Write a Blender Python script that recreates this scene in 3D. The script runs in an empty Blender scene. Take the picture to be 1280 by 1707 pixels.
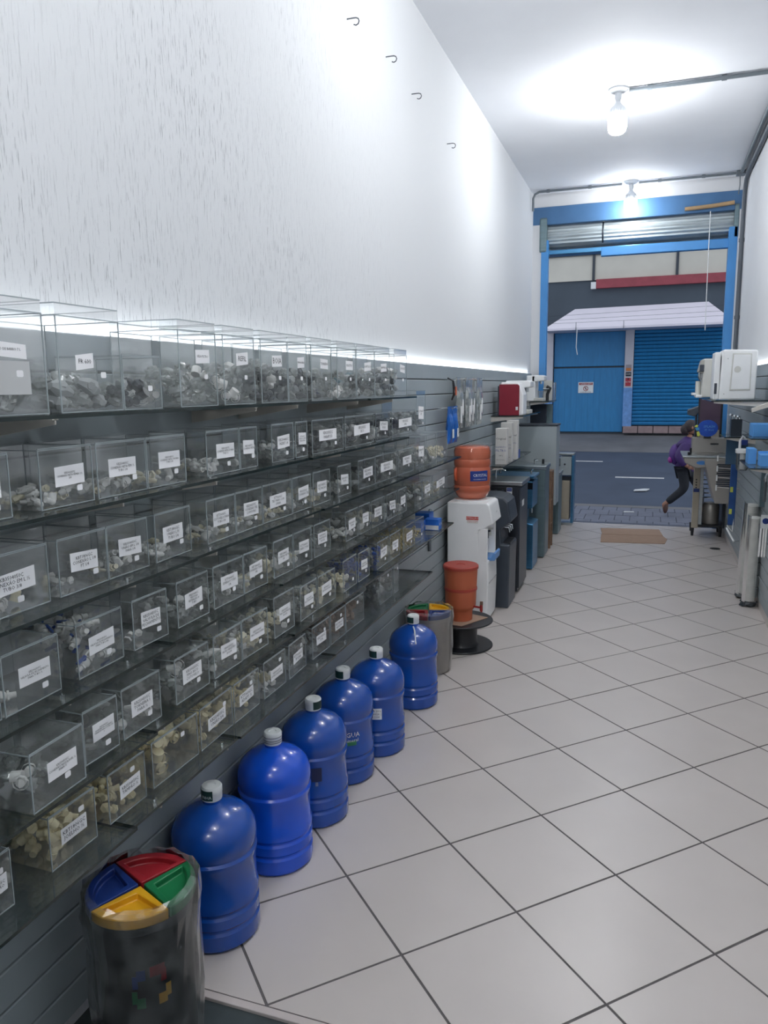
import bpy, bmesh, math, random
from mathutils import Vector, Matrix, Euler
PI = math.pi
random.seed(7)
SC = bpy.context.scene
COL = SC.collection

# ------------------------------------------------------------------ camera
cd = bpy.data.cameras.new('camera'); cam = bpy.data.objects.new('camera', cd); COL.objects.link(cam)
cd.sensor_fit = 'AUTO'; cd.sensor_width = 36.0; cd.lens = 36.0 * 1264.0 / 1707.0
cd.clip_start = 0.05; cd.clip_end = 200
_r = Vector((0.94463632, 0.32787193, -0.01273675)); _u = Vector((-0.04123459, 0.15713224, 0.98671636)); _f = Vector((-0.32551796, 0.93156291, -0.16195249))
M = Matrix((_r, _u, -_f)).transposed().to_4x4(); M.translation = Vector((0, 0, 1.7))
cam.matrix_world = M
SC.camera = cam

# ------------------------------------------------------------------ world, exposure
w = bpy.data.worlds.new('sky'); SC.world = w; w.use_nodes = True
bg = w.node_tree.nodes['Background']; bg.inputs[0].default_value = (0.60, 0.66, 0.75, 1); bg.inputs[1].default_value = 1.05
vs = SC.view_settings
vs.view_transform = 'Standard'; vs.look = 'None'; vs.exposure = 0.36; vs.gamma = 1.0; vs.use_curve_mapping = False
SC.cycles.transparent_max_bounces = 48
SC.cycles.max_bounces = 10; SC.cycles.diffuse_bounces = 5; SC.cycles.glossy_bounces = 4; SC.cycles.transmission_bounces = 6
SC.cycles.caustics_reflective = False; SC.cycles.caustics_refractive = False
SC.cycles.sample_clamp_indirect = 6.0
BULB = 158.0       # strength of the bulbs' glowing glass
STRIP = 36.0       # strength of the light strips behind the panels

# ------------------------------------------------------------------ materials
def lin(c):
    c = c / 255.0
    return c / 12.92 if c <= 0.04045 else ((c + 0.055) / 1.055) ** 2.4
def rgb(t): return (lin(t[0]), lin(t[1]), lin(t[2]), 1.0)
MATS = {}
def mat(name, col, rough=0.5, metal=0.0, noise=0.0, scale=8.0, bump=0.0, bscale=60.0, stretch=None, coat=0.0, spec=0.5, trans=0.0):
    if name in MATS: return MATS[name]
    m = bpy.data.materials.new(name); MATS[name] = m; m.use_nodes = True
    nt = m.node_tree; b = nt.nodes['Principled BSDF']
    b.inputs['Roughness'].default_value = rough; b.inputs['Metallic'].default_value = metal
    b.inputs['Coat Weight'].default_value = coat; b.inputs['Specular IOR Level'].default_value = spec
    b.inputs['Transmission Weight'].default_value = trans
    c = rgb(col); b.inputs['Base Color'].default_value = c
    tc = nt.nodes.new('ShaderNodeTexCoord'); mp = nt.nodes.new('ShaderNodeMapping')
    nt.links.new(tc.outputs['Object'], mp.inputs[0])
    if stretch: mp.inputs['Scale'].default_value = stretch
    if noise:
        n = nt.nodes.new('ShaderNodeTexNoise'); n.inputs['Scale'].default_value = scale; n.inputs['Detail'].default_value = 5
        nt.links.new(mp.outputs[0], n.inputs['Vector'])
        r = nt.nodes.new('ShaderNodeValToRGB'); e = r.color_ramp.elements
        e[0].position = 0.3; e[1].position = 0.7
        e[0].color = tuple(x * (1 - noise) for x in c[:3]) + (1,); e[1].color = tuple(min(1, x * (1 + noise)) for x in c[:3]) + (1,)
        nt.links.new(n.outputs[0], r.inputs[0]); nt.links.new(r.outputs[0], b.inputs['Base Color'])
    if bump:
        n = nt.nodes.new('ShaderNodeTexNoise'); n.inputs['Scale'].default_value = bscale; n.inputs['Detail'].default_value = 3
        nt.links.new(mp.outputs[0], n.inputs['Vector'])
        bp = nt.nodes.new('ShaderNodeBump'); bp.inputs['Strength'].default_value = bump; bp.inputs['Distance'].default_value = 0.004
        nt.links.new(n.outputs[0], bp.inputs['Height']); nt.links.new(bp.outputs[0], b.inputs['Normal'])
    return m
def sheet(name, tint, gloss, rough, haze, hazecol, noise=0.0):
    """clear sheet plastic or glass: see-through, a little dusty, with a Fresnel reflection"""
    m = bpy.data.materials.new(name); MATS[name] = m; m.use_nodes = True
    nt = m.node_tree; nt.nodes.clear(); N = nt.nodes.new; L = nt.links.new
    out = N('ShaderNodeOutputMaterial'); t = N('ShaderNodeBsdfTransparent'); g = N('ShaderNodeBsdfGlossy'); d = N('ShaderNodeBsdfDiffuse')
    t.inputs[0].default_value = tuple(tint) + (1,); g.inputs[0].default_value = (1, 1, 1, 1); g.inputs['Roughness'].default_value = rough
    d.inputs[0].default_value = rgb(hazecol)
    fr = N('ShaderNodeFresnel'); fr.inputs[0].default_value = 1.45
    mu = N('ShaderNodeMath'); mu.operation = 'MULTIPLY'; mu.inputs[1].default_value = gloss; L(fr.outputs[0], mu.inputs[0])
    m1 = N('ShaderNodeMixShader'); m1.inputs[0].default_value = haze; L(t.outputs[0], m1.inputs[1]); L(d.outputs[0], m1.inputs[2])
    if noise:
        tc = N('ShaderNodeTexCoord'); n = N('ShaderNodeTexNoise'); n.inputs['Scale'].default_value = 14; n.inputs['Detail'].default_value = 6
        L(tc.outputs['Object'], n.inputs['Vector'])
        mr = N('ShaderNodeMapRange'); mr.inputs[1].default_value = 0.3; mr.inputs[2].default_value = 0.75; mr.inputs[3].default_value = haze * (1 - noise); mr.inputs[4].default_value = haze * (1 + noise)
        L(n.outputs[0], mr.inputs[0]); L(mr.outputs[0], m1.inputs[0])
    m2 = N('ShaderNodeMixShader'); L(mu.outputs[0], m2.inputs[0]); L(m1.outputs[0], m2.inputs[1]); L(g.outputs[0], m2.inputs[2])
    L(m2.outputs[0], out.inputs[0])
    return m
def glow(name, col, strength):
    m = bpy.data.materials.new(name); MATS[name] = m; m.use_nodes = True
    b = m.node_tree.nodes['Principled BSDF']; b.inputs['Base Color'].default_value = (0.9, 0.9, 0.9, 1)
    b.inputs['Emission Color'].default_value = col; b.inputs['Emission Strength'].default_value = strength
    return m

ACR = sheet('acrylic', (0.985, 0.99, 0.99), 0.55, 0.13, 0.072, (240, 245, 245), 0.6)
ACRE = mat('acrylic_edge', (158, 167, 170), 0.2, noise=0.05)
GLS = sheet('shelf_glass', (0.965, 0.985, 0.98), 0.8, 0.01, 0.03, (120, 140, 140))
GLE = mat('glass_edge', (22, 36, 36), 0.15)
FILM = sheet('plastic_film', (0.93, 0.94, 0.94), 1.6, 0.18, 0.10, (205, 210, 210), 0.9)
FILMG = sheet('clouded_film', (0.88, 0.90, 0.89), 1.6, 0.22, 0.36, (206, 212, 210), 0.7)
PAPER = mat('label_paper', (244, 244, 246), 0.7, noise=0.03)
INK = mat('ink', (34, 34, 40), 0.7)
WHITE_METAL = mat('white_bracket', (212, 206, 198), 0.4, noise=0.04)
PANEL = mat('grey_panel', (154, 163, 167), 0.42, noise=0.05, scale=3, bump=0.05, bscale=200)
GROOVE = mat('groove', (34, 38, 42), 0.7)
CEIL = mat('ceiling_paint', (232, 234, 238), 0.8, noise=0.02, scale=2, bump=0.05, bscale=25)
TILE = mat('floor_tile', (196, 188, 183), 0.31, noise=0.035, scale=2.5)
GROUT = mat('grout', (92, 88, 88), 0.9, noise=0.2, scale=20)
DARKFLOOR = mat('dark_floor', (52, 60, 62), 0.5, noise=0.25, scale=12)
STEEL = mat('steel', (176, 182, 184), 0.3, 1.0, noise=0.06, scale=4, stretch=(1, 1, 14))
BSTEEL = mat('blue_steel', (74, 128, 168), 0.3, 0.75, noise=0.1, scale=4, stretch=(1, 1, 10))
GSTEEL = mat('grey_steel', (112, 132, 138), 0.34, 0.6, noise=0.08, scale=4, stretch=(1, 1, 10))
DSTEEL = mat('dark_steel', (60, 66, 74), 0.36, 0.4, noise=0.08, scale=4)
LSTEEL = mat('pale_steel', (168, 178, 182), 0.38, 0.25, noise=0.05, scale=3)
BEIGE = mat('beige_metal', (178, 170, 154), 0.4, 0.3, noise=0.05)
BLACK = mat('black_plastic', (26, 29, 34), 0.4, noise=0.1)
GRAPH = mat('graphite_plastic', (54, 62, 72), 0.38, noise=0.06)
WHITE = mat('white_plastic', (240, 241, 241), 0.32, noise=0.02)
WHITE2 = mat('aged_white_plastic', (206, 206, 200), 0.4, noise=0.04)
CREAM = mat('cream_plastic', (255, 240, 200), 0.42, noise=0.06)
CREAM2 = mat('pale_cream_plastic', (242, 234, 208), 0.42, noise=0.06)
FITW = mat('white_fitting', (246, 245, 242), 0.38, noise=0.04)
FITB = mat('blue_fitting', (44, 84, 172), 0.35, noise=0.06)
FITD = mat('dark_fitting', (48, 54, 60), 0.4, noise=0.2, scale=30)
FITT = mat('teal_fitting', (52, 108, 124), 0.4, noise=0.15, scale=30)
FITG = mat('grey_fitting', (176, 180, 180), 0.45, noise=0.1, scale=30)
YEL = mat('yellow_roll', (206, 186, 120), 0.5, noise=0.1)
BRN = mat('brown_fitting', (122, 96, 76), 0.5, noise=0.2, scale=20)
CHROME = mat('chrome', (210, 214, 216), 0.12, 1.0, noise=0.02)
BLUEP = mat('door_blue', (36, 122, 176), 0.45, noise=0.08, scale=3, stretch=(6, 6, 1))
FRAMEB = mat('frame_blue', (64, 138, 202), 0.4, noise=0.06, scale=4)
WALLB = mat('lintel_blue', (66, 108, 150), 0.6, noise=0.1, scale=4)
SHUT = mat('shutter_grey', (178, 188, 192), 0.4, 0.2, noise=0.12, scale=5, stretch=(1, 6, 6))
GREYPIPE = mat('grey_conduit', (104, 112, 118), 0.45, noise=0.05)
CARD = mat('cardboard', (160, 132, 112), 0.8, noise=0.06, scale=12)

def wall_material(name, col, rough_from, rough_to):
    """white grafiato plaster: upright scratches that fade into smooth paint along the wall"""
    m = bpy.data.materials.new(name); m.use_nodes = True; nt = m.node_tree; N = nt.nodes.new; L = nt.links.new
    b = nt.nodes['Principled BSDF']; b.inputs['Roughness'].default_value = 0.75
    tc = N('ShaderNodeTexCoord'); mp = N('ShaderNodeMapping'); mp.inputs['Scale'].default_value = (1, 135, 11); L(tc.outputs['Object'], mp.inputs[0])
    n = N('ShaderNodeTexNoise'); n.inputs['Scale'].default_value = 1.6; n.inputs['Detail'].default_value = 4; n.inputs['Roughness'].default_value = 0.62; L(mp.outputs[0], n.inputs['Vector'])
    r = N('ShaderNodeMapRange'); r.inputs[1].default_value = 0.56; r.inputs[2].default_value = 0.72; L(n.outputs[0], r.inputs[0])
    s = N('ShaderNodeSeparateXYZ'); L(tc.outputs['Object'], s.inputs[0])
    fade = N('ShaderNodeMapRange'); fade.inputs[1].default_value = rough_from; fade.inputs[2].default_value = rough_to; fade.inputs[3].default_value = 1; fade.inputs[4].default_value = 0; L(s.outputs[1], fade.inputs[0])
    big = N('ShaderNodeTexNoise'); big.inputs['Scale'].default_value = 1.3; big.inputs['Detail'].default_value = 3; L(tc.outputs['Object'], big.inputs['Vector'])
    mb = N('ShaderNodeMapRange'); mb.inputs[1].default_value = 0.35; mb.inputs[2].default_value = 0.65; L(big.outputs[0], mb.inputs[0])
    m1 = N('ShaderNodeMath'); m1.operation = 'MULTIPLY'; L(r.outputs[0], m1.inputs[0]); L(fade.outputs[0], m1.inputs[1])
    m2 = N('ShaderNodeMath'); m2.operation = 'MULTIPLY'; L(m1.outputs[0], m2.inputs[0]); L(mb.outputs[0], m2.inputs[1])
    mx = N('ShaderNodeMix'); mx.data_type = 'RGBA'; L(m2.outputs[0], mx.inputs[0]); mx.inputs[6].default_value = rgb(col); mx.inputs[7].default_value = rgb((128, 130, 134)); L(mx.outputs[2], b.inputs['Base Color'])
    bp = N('ShaderNodeBump'); bp.inputs['Strength'].default_value = 0.5; bp.inputs['Distance'].default_value = 0.004; bp.invert = True; L(m1.outputs[0], bp.inputs['Height']); L(bp.outputs[0], b.inputs['Normal'])
    return m
PLASTER = wall_material('grafiato_plaster', (216, 218, 220), 2.6, 4.6)
PLAIN = mat('white_wall_paint', (216, 217, 219), 0.75, noise=0.02, scale=2, bump=0.04, bscale=30)

# ------------------------------------------------------------------ builders
ORG = {}
def setp(o, label=None, cat=None, group=None, kind=None):
    if label: o['label'] = label
    if cat: o['category'] = cat
    if group: o['group'] = group
    if kind: o['kind'] = kind
    return o
def thing(name, label, cat, loc=(0, 0, 0), group=None, kind=None):
    o = bpy.data.objects.new(name, None); COL.objects.link(o); o.location = loc; o.empty_display_size = 0.05
    ORG[o.name] = Vector(loc)
    return setp(o, label, cat, group, kind)
class MB:
    def __init__(s): s.v = []; s.f = []; s.m = []
    def add(s, vs, fs, m=0):
        k = len(s.v); s.v += [tuple(v) for v in vs]; s.f += [tuple(i + k for i in f) for f in fs]; s.m += [m] * len(fs); return s
    def box(s, x0, x1, y0, y1, z0, z1, m=0):
        return s.add([(x0, y0, z0), (x1, y0, z0), (x1, y1, z0), (x0, y1, z0), (x0, y0, z1), (x1, y0, z1), (x1, y1, z1), (x0, y1, z1)],
                     [(0, 3, 2, 1), (4, 5, 6, 7), (0, 1, 5, 4), (1, 2, 6, 5), (2, 3, 7, 6), (3, 0, 4, 7)], m)
    def prism(s, poly, axis, a0, a1, m=0):
        """polygon (pairs in the two other axes, in x,y,z order) swept along axis"""
        def P(p, a): return (a, p[0], p[1]) if axis == 0 else (p[0], a, p[1]) if axis == 1 else (p[0], p[1], a)
        n = len(poly); vs = [P(p, a0) for p in poly] + [P(p, a1) for p in poly]
        fs = [tuple(range(n))[::-1], tuple(range(n, 2 * n))] + [(i, (i + 1) % n, n + (i + 1) % n, n + i) for i in range(n)]
        return s.add(vs, fs, m)
    def tube(s, pts, r, n=8, m=0, caps=True):
        pts = [Vector(p) for p in pts]; rs = r if isinstance(r, (list, tuple)) else [r] * len(pts); vs = []; fs = []
        up = None
        for i, p in enumerate(pts):
            d = (pts[min(i + 1, len(pts) - 1)] - pts[max(i - 1, 0)])
            if d.length < 1e-9: d = Vector((0, 0, 1))
            d.normalize()
            if up is None: up = Vector((0, 0, 1)) if abs(d.z) < 0.9 else Vector((1, 0, 0))
            a = d.cross(up); a.normalize(); b = a.cross(d); up = b
            for k in range(n):
                t = 2 * PI * k / n; vs.append(p + (a * math.cos(t) + b * math.sin(t)) * rs[i])
        for i in range(len(pts) - 1):
            for k in range(n): fs.append((i * n + k, i * n + (k + 1) % n, (i + 1) * n + (k + 1) % n, (i + 1) * n + k))
        if caps: fs += [tuple(range(n))[::-1], tuple(range((len(pts) - 1) * n, len(pts) * n))]
        return s.add(vs, fs, m)
    def lathe(s, prof, c=(0, 0, 0), n=32, m=0, caps=True):
        vs = []; fs = []
        for (r, z) in prof:
            for k in range(n):
                t = 2 * PI * k / n; vs.append((c[0] + r * math.cos(t), c[1] + r * math.sin(t), c[2] + z))
        for i in range(len(prof) - 1):
            for k in range(n): fs.append((i * n + k, i * n + (k + 1) % n, (i + 1) * n + (k + 1) % n, (i + 1) * n + k))
        if caps: fs += [tuple(range(n))[::-1], tuple(range((len(prof) - 1) * n, len(prof) * n))]
        return s.add(vs, fs, m)
    def ball(s, c, r, n=10, m=0, sq=(1, 1, 1)):
        prof = [(max(1e-4, math.sin(PI * i / n)), -math.cos(PI * i / n)) for i in range(n + 1)]
        k = len(s.v); s.lathe(prof, (0, 0, 0), n + 2, m, False)
        for i in range(k, len(s.v)):
            v = s.v[i]; s.v[i] = (c[0] + v[0] * r * sq[0], c[1] + v[1] * r * sq[1], c[2] + v[2] * r * sq[2])
        return s
    def put(s, me, mat4, moff=0):
        """append another builder's geometry, transformed"""
        k = len(s.v); s.v += [tuple(mat4 @ Vector(v)) for v in me.v]; s.f += [tuple(i + k for i in f) for f in me.f]; s.m += [x + moff for x in me.m]; return s
    def mesh(s, name, mats, org=Vector((0, 0, 0)), smooth=None):
        me = bpy.data.meshes.new(name); me.from_pydata([tuple(Vector(v) - org) for v in s.v], [], s.f)
        for mm in (mats if isinstance(mats, (list, tuple)) else [mats]): me.materials.append(mm)
        if len(me.materials) > 1: me.polygons.foreach_set('material_index', s.m)
        if smooth:
            me.polygons.foreach_set('use_smooth', [True] * len(me.polygons)); me.set_sharp_from_angle(angle=math.radians(smooth))
        me.update(); return me
    def build(s, name, mats, parent=None, smooth=None, bevel=0.0, label=None, cat=None, group=None, kind=None, org=None):
        if parent is not None: o0 = ORG[parent.name]
        elif org is not None: o0 = Vector(org)
        else:
            xs = [v[0] for v in s.v]; ys = [v[1] for v in s.v]; zs = [v[2] for v in s.v]
            o0 = Vector(((min(xs) + max(xs)) / 2, (min(ys) + max(ys)) / 2, min(zs)))
        o = bpy.data.objects.new(name, s.mesh(name, mats, o0, smooth)); COL.objects.link(o)
        if parent is not None: o.parent = parent
        else: o.location = o0
        ORG[o.name] = o0
        if bevel:
            b = o.modifiers.new('bevel', 'BEVEL'); b.width = bevel; b.segments = 2; b.limit_method = 'ANGLE'; b.angle_limit = math.radians(40)
        return setp(o, label, cat, group, kind)
TXT = {}
def text(s, size, m, parent, loc, rot, align='CENTER', name='lettering', xs=1.0):
    """flat lettering, as a mesh; loc is in the parent's world frame"""
    key = (s, align)
    if key not in TXT:
        c = bpy.data.curves.new('t', 'FONT'); c.body = s; c.size = 1.0; c.align_x = align; c.align_y = 'CENTER'; c.resolution_u = 1; c.space_line = 0.95
        o = bpy.data.objects.new('t', c); COL.objects.link(o)
        dg = bpy.context.evaluated_depsgraph_get(); TXT[key] = bpy.data.meshes.new_from_object(o.evaluated_get(dg))
        bpy.data.objects.remove(o); bpy.data.curves.remove(c)
    me = TXT[key].copy(); me.materials.clear(); me.materials.append(m)
    o = bpy.data.objects.new(name, me); COL.objects.link(o); o.parent = parent
    o.location = Vector(loc) - ORG[parent.name]; o.rotation_euler = rot; o.scale = (size * xs, size, size)
    return o
FACE_X = (PI / 2, 0, PI / 2); FACE_MY = (PI / 2, 0, 0); FACE_MX = (PI / 2, 0, -PI / 2)

# ------------------------------------------------------------------ room shell
XL, XR, ZC, YF, YB = -1.42, 0.875, 3.95, 9.65, -2.6
PX, QX = -1.385, 0.84          # faces of the slat panels
MB().box(XL - .2, XL, YB, YF + .2, -.15, ZC).build('wall_left', PLASTER, kind='structure', org=(0, 0, 0))
MB().box(XR, XR + .2, YB, YF + .2, -.15, ZC).build('wall_right', PLAIN, kind='structure')
MB().box(XL - .2, XR + .2, YB - .2, YB, -.15, ZC).build('wall_back', PLAIN, kind='structure')
MB().box(XL - .2, XR + .2, YB - .2, YF + .2, ZC, ZC + .2).build('ceiling', CEIL, kind='structure')
# wall over the shutter, painted blue below a ragged white edge
MB().box(XL - .2, XR + .2, YF, YF + .2, 3.80, ZC).build('wall_front', PLAIN, kind='structure')
# floor: grout bed with square tiles laid at 45 degrees, each its own part
floor = MB().box(XL, XR, 1.645, YF, -.05, -.002).build('floor', GROUT, kind='structure', org=(0, 0, 0))
def clip(poly, x0, x1, y0, y1):
    for ax, lim, sg in ((0, x0, 1), (0, x1, -1), (1, y0, 1), (1, y1, -1)):
        out = []
        for i in range(len(poly)):
            a, b = poly[i], poly[(i + 1) % len(poly)]; da, db = (a[ax] - lim) * sg, (b[ax] - lim) * sg
            if da >= 0: out.append(a)
            if da * db < 0: t = da / (da - db); out.append((a[0] + (b[0] - a[0]) * t, a[1] + (b[1] - a[1]) * t))
        poly = out
        if len(poly) < 3: return []
    return poly
S = 0.24881 * 1.7; G0 = Vector((-0.2028 * 1.7, 0.97157 * 1.7)); A1 = Vector((math.cos(.78551), math.sin(.78551))); B1 = Vector((-A1.y, A1.x)); g = 0.0042
for i in range(-8, 24):
    for j in range(-8, 24):
        c = G0 + S * (i * A1 + j * B1)
        q = [c + A1 * g + B1 * g, c + A1 * (S - g) + B1 * g, c + A1 * (S - g) + B1 * (S - g), c + A1 * g + B1 * (S - g)]
        q = clip([(p.x, p.y) for p in q], XL + .001, XR - .001, 1.650, YF)
        if len(q) < 3: continue
        ar = abs(sum(q[k][0] * q[(k + 1) % len(q)][1] - q[(k + 1) % len(q)][0] * q[k][1] for k in range(len(q)))) / 2
        if ar < 0.002: continue
        h = random.uniform(-.0004, .0004)
        MB().prism(q, 2, -.002, h).build('tile', TILE, floor)
MB().box(XL, XR, 1.622, 1.646, -.05, .001).build('trim_1', mat('edge_trim', (196, 186, 182), .5, noise=.08), kind='structure', bevel=.002)
MB().box(XL, XR, YB, 1.621, -.05, -.008).build('floor_dark', DARKFLOOR, kind='structure')
MB().box(XL, XR, YF, YF + .12, -.12, -.001).build('trim_2', mat('sill_stone', (70, 78, 96), .6, noise=.2), kind='structure')
# skirting and slat panels
def panel(name, xa, xb, y0, y1, z0, ztop, inner):
    p = MB().box(xa, xb, y0, y1, z0, ztop - .012).build(name, GROOVE, kind='structure', org=(0, 0, 0))
    z = ztop
    f0, f1 = (xb - .002, xb + .012) if inner > 0 else (xa - .012, xa + .002)
    while z > z0 + .02:
        zb = max(z0, z - .094)
        q = [(f0, zb), (f1 - .003, zb), (f1, zb + .003), (f1, z - .003), (f1 - .003, z), (f0, z)] if inner > 0 else [(f1, zb), (f1, z), (f0 + .003, z), (f0, z - .003), (f0, zb + .003), (f0 + .003, zb)]
        MB().prism(q, 1, y0, y1).build('slat', PANEL, p)
        z = round(z - .1, 4)
    return p
panel('trim_3', XL + .018, PX - .012, YB, 9.5, .06, 1.846, 1)
panel('trim_4', QX + .012, XR - .012, 5.0, 9.5, .07, 1.846, -1)
MB().box(XR - .03, XR, 1.665, 9.6, 0, .07).build('baseboard_right', TILE, kind='structure')
MB().box(XL, XL + .016, 1.665, 9.6, 0, .06).build('baseboard_left', TILE, kind='structure')

# ------------------------------------------------------------------ lamps
SG = glow('strip_glow', (0.90, 0.96, 1.0, 1), STRIP)
FIN = mat('bulb_body', (214, 218, 222), .4, noise=.03)
def bulb(x, y, label, k=1.0):
    LG = glow('bulb_glow', (0.96, 0.98, 1.0, 1), BULB * k)
    t = thing('ceiling_lamp', label, 'lamp', (x, y, ZC), 'bare bulbs along the ceiling')
    MB().lathe([(.001, 0), (.075, 0), (.075, -.012), (.05, -.03), (.03, -.034)], (x, y, ZC), 24).build('ceiling_rose', FIN, t, 40)
    MB().lathe([(.026, -.03), (.026, -.075), (.02, -.085), (.02, -.1)], (x, y, ZC), 16).build('socket', FIN, t, 40)
    b = MB().lathe([(.02, -.098), (.03, -.115), (.056, -.14), (.06, -.15), (.06, -.20)], (x, y, ZC), 24)
    for k in range(20):
        a = 2 * PI * k / 20; ca, sa = math.cos(a), math.sin(a)
        b.tube([(x + ca * .059, y + sa * .059, ZC - .152), (x + ca * .062, y + sa * .062, ZC - .20)], .004, 4)
    b.build('heat_sink', FIN, t, 40)
    MB().lathe([(.066, -.198), (.070, -.21), (.070, -.285), (.062, -.31), (.045, -.325), (.001, -.33)], (x, y, ZC), 20).build('globe', LG, t, 60, label='glowing white globe')
    return t
bulb(-.30, 9.42, 'bare white bulb on the ceiling nearest the street shutter', .42)
bulb(-.33, 6.55, 'bare white bulb at ceiling centre with its own conduit', 1.12)
bulb(-.33, 3.65, 'bare white bulb overhead just above the picture')
bulb(-.33, .75, 'bare white bulb above the camera position', 1.25)
bulb(-.33, -1.7, 'bare white bulb at the rear end of the shop')
MB().box(PX - .018, PX - .004, -2.5, 9.4, 1.8395, 1.8445).build('light_strip', SG, label='white light strip hidden on top of the left grey slat panel', cat='light strip')
MB().box(QX + .004, QX + .018, 5.05, 9.4, 1.8395, 1.8445).build('light_strip', SG, label='white light strip hidden on top of the right grey slat panel', cat='light strip')

# ------------------------------------------------------------------ conduits and hooks
def conduit(name, pts, r, label, clips=(), mm=GREYPIPE, cat='conduit'):
    t = thing(name, label, cat, pts[0])
    MB().tube(pts, r, 10).build('pipe', mm, t, 50)
    for c, ax in clips:
        c = Vector(c); d = Vector((0, 0, 0)); d[ax] = .018
        MB().tube([c - d, c + d], r * 1.35, 10).build('coupling', mm, t, 50)
zc = ZC - .022
conduit('electrical_conduit', [(XL + .03, 9.42, 3.72), (XL + .03, 9.42, 3.86), (XL + .05, 9.42, 3.905), (XL + .10, 9.42, zc), (-.40, 9.42, zc)], .013, 'grey ceiling conduit from left wall corner to the shutter lamp', [((-1.22, 9.42, zc), 0), ((-.75, 9.42, zc), 0)])
conduit('electrical_conduit', [(-.22, 9.42, zc), (XR - .09, 9.42, zc)], .013, 'grey ceiling conduit from the shutter lamp to the right wall', [((0, 9.42, zc), 0), ((.45, 9.42, zc), 0)])
conduit('electrical_conduit', [(-.25, 6.55, zc), (XR - .09, 6.55, zc)], .015, 'grey ceiling conduit beside the second ceiling bulb', [((-.1, 6.55, zc), 0), ((.42, 6.55, zc), 0)])
conduit('electrical_conduit', [(XR - .05, -2, zc), (XR - .05, 9.36, zc)], .02, 'thick grey conduit along the right edge of the ceiling', [((XR - .05, 7.2, zc), 1)])
t = conduit('electrical_conduit', [(XR - .026, 2, ZC - .13), (XR - .026, 8.95, ZC - .13), (XR - .026, 9.1, ZC - .16), (XR - .026, 9.2, ZC - .26), (XR - .026, 9.22, ZC - .5), (XR - .026, 9.22, 1.9)], .022, 'dark conduit bending down the right wall to the panel', [((XR - .026, 9.22, 3.2), 2), ((XR - .026, 9.22, 2.4), 2)], mat('dark_conduit', (84, 90, 98), .5, noise=.06))
MB().box(XR - .10, XR - .01, 9.37, 9.46, ZC - .05, ZC - .001).build('junction_box', GREYPIPE, bevel=.006, label='grey junction box in the right ceiling corner by the shutter', cat='junction box')
MB().tube([(XR - .06, 9.42, ZC - .05), (XR - .055, 9.45, ZC - .14), (XR - .06, 9.5, ZC - .22)], .006, 6).build('loose_cable', GREYPIPE, None, 50, label='short loose cable hanging under the corner junction box', cat='cable')
for k, (y, z, l) in enumerate([(3.625, 3.41, 'nearest the camera'), (4.189, 3.455, 'second from the camera'), (4.66, 3.425, 'third from the camera'), (5.504, 3.38, 'furthest from the camera')]):
    p = [(XL - .001, y, z), (XL + .03, y, z)] + [(XL + .045 + .016 * math.cos(a), y + .002, z - .016 + .016 * math.sin(a)) for a in [PI / 2, PI / 4, 0, -PI / 4, -PI / 2, -3 * PI / 4]]
    MB().tube(p, .0028, 6).build('wall_hook', DSTEEL, None, 50, label='small metal hook screwed high in the left white wall, ' + l, cat='hook', group='hooks on the left wall')

# ------------------------------------------------------------------ glass shelves on knife brackets
ROWZ = dict(A=1.65, B=1.45, C=1.25, D=1.05, E=.85, F=.65)
ROWN = dict(A='top', B='second', C='third', D='fourth', E='fifth', F='lowest')
ORD = ['first', 'second', 'third', 'fourth', 'fifth', 'sixth', 'seventh', 'eighth', 'ninth', 'tenth', 'eleventh', 'twelfth', 'thirteenth', 'fourteenth', 'fifteenth', 'sixteenth', 'seventeenth', 'eighteenth', 'nineteenth']
GX = -1.14
def glass(y0, y1, z, x0, x1, label, grp='glass shelves on the left wall'):
    m = MB().box(x0, x1, y0, y1, z - .004, z + .004)
    m.m = [0, 0, 1, 1, 1, 1]
    o = m.build('glass_shelf', [GLS, GLE], label=label, cat='shelf', group=grp)
    return o
SEG = dict(A=[(-.1, .95), (.952, 2.15), (2.152, 3.10), (3.102, 3.79)], B=[(-.1, .72), (.722, 1.665), (1.667, 2.485), (2.487, 3.655)],
           C=[(.05, .85), (.852, 1.72), (1.722, 2.58), (2.582, 3.636), (3.638, 4.80)], D=[(.0, .75), (.752, 1.60), (1.602, 2.217), (2.219, 3.097), (3.099, 4.75)],
           E=[(.0, .60), (.602, 1.502), (1.504, 2.294), (2.296, 3.251), (3.253, 4.60)], F=[(-.05, .5), (.502, 1.40), (1.402, 1.903), (1.905, 2.66), (2.662, 4.10)])
for r, L in SEG.items():
    for k, (y0, y1) in enumerate(L):
        dx = (0, .006, -.004, .003, -.002)[k]
        glass(y0, y1, ROWZ[r], PX + .004, GX + dx, 'clear glass shelf, %s row of the left wall, %s piece along from the camera' % (ROWN[r], ORD[k]))
ARMS = {'A': [.3, 1.259, 2.11, 2.406, 2.983, 3.441], 'B': [.5, 1.454, 1.862, 2.781, 3.181], 'C': [.6, 1.476, 1.844, 2.509, 2.751, 3.295, 3.884, 4.506], 'D': [.4, 1.235, 1.455, 1.819, 2.496, 2.823, 3.467, 4.32],
        'E': [.7, 1.554, 1.834, 2.521, 2.859, 3.765, 4.39], 'F': [.7, 1.521, 1.853, 2.547, 2.834, 3.502]}
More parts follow.
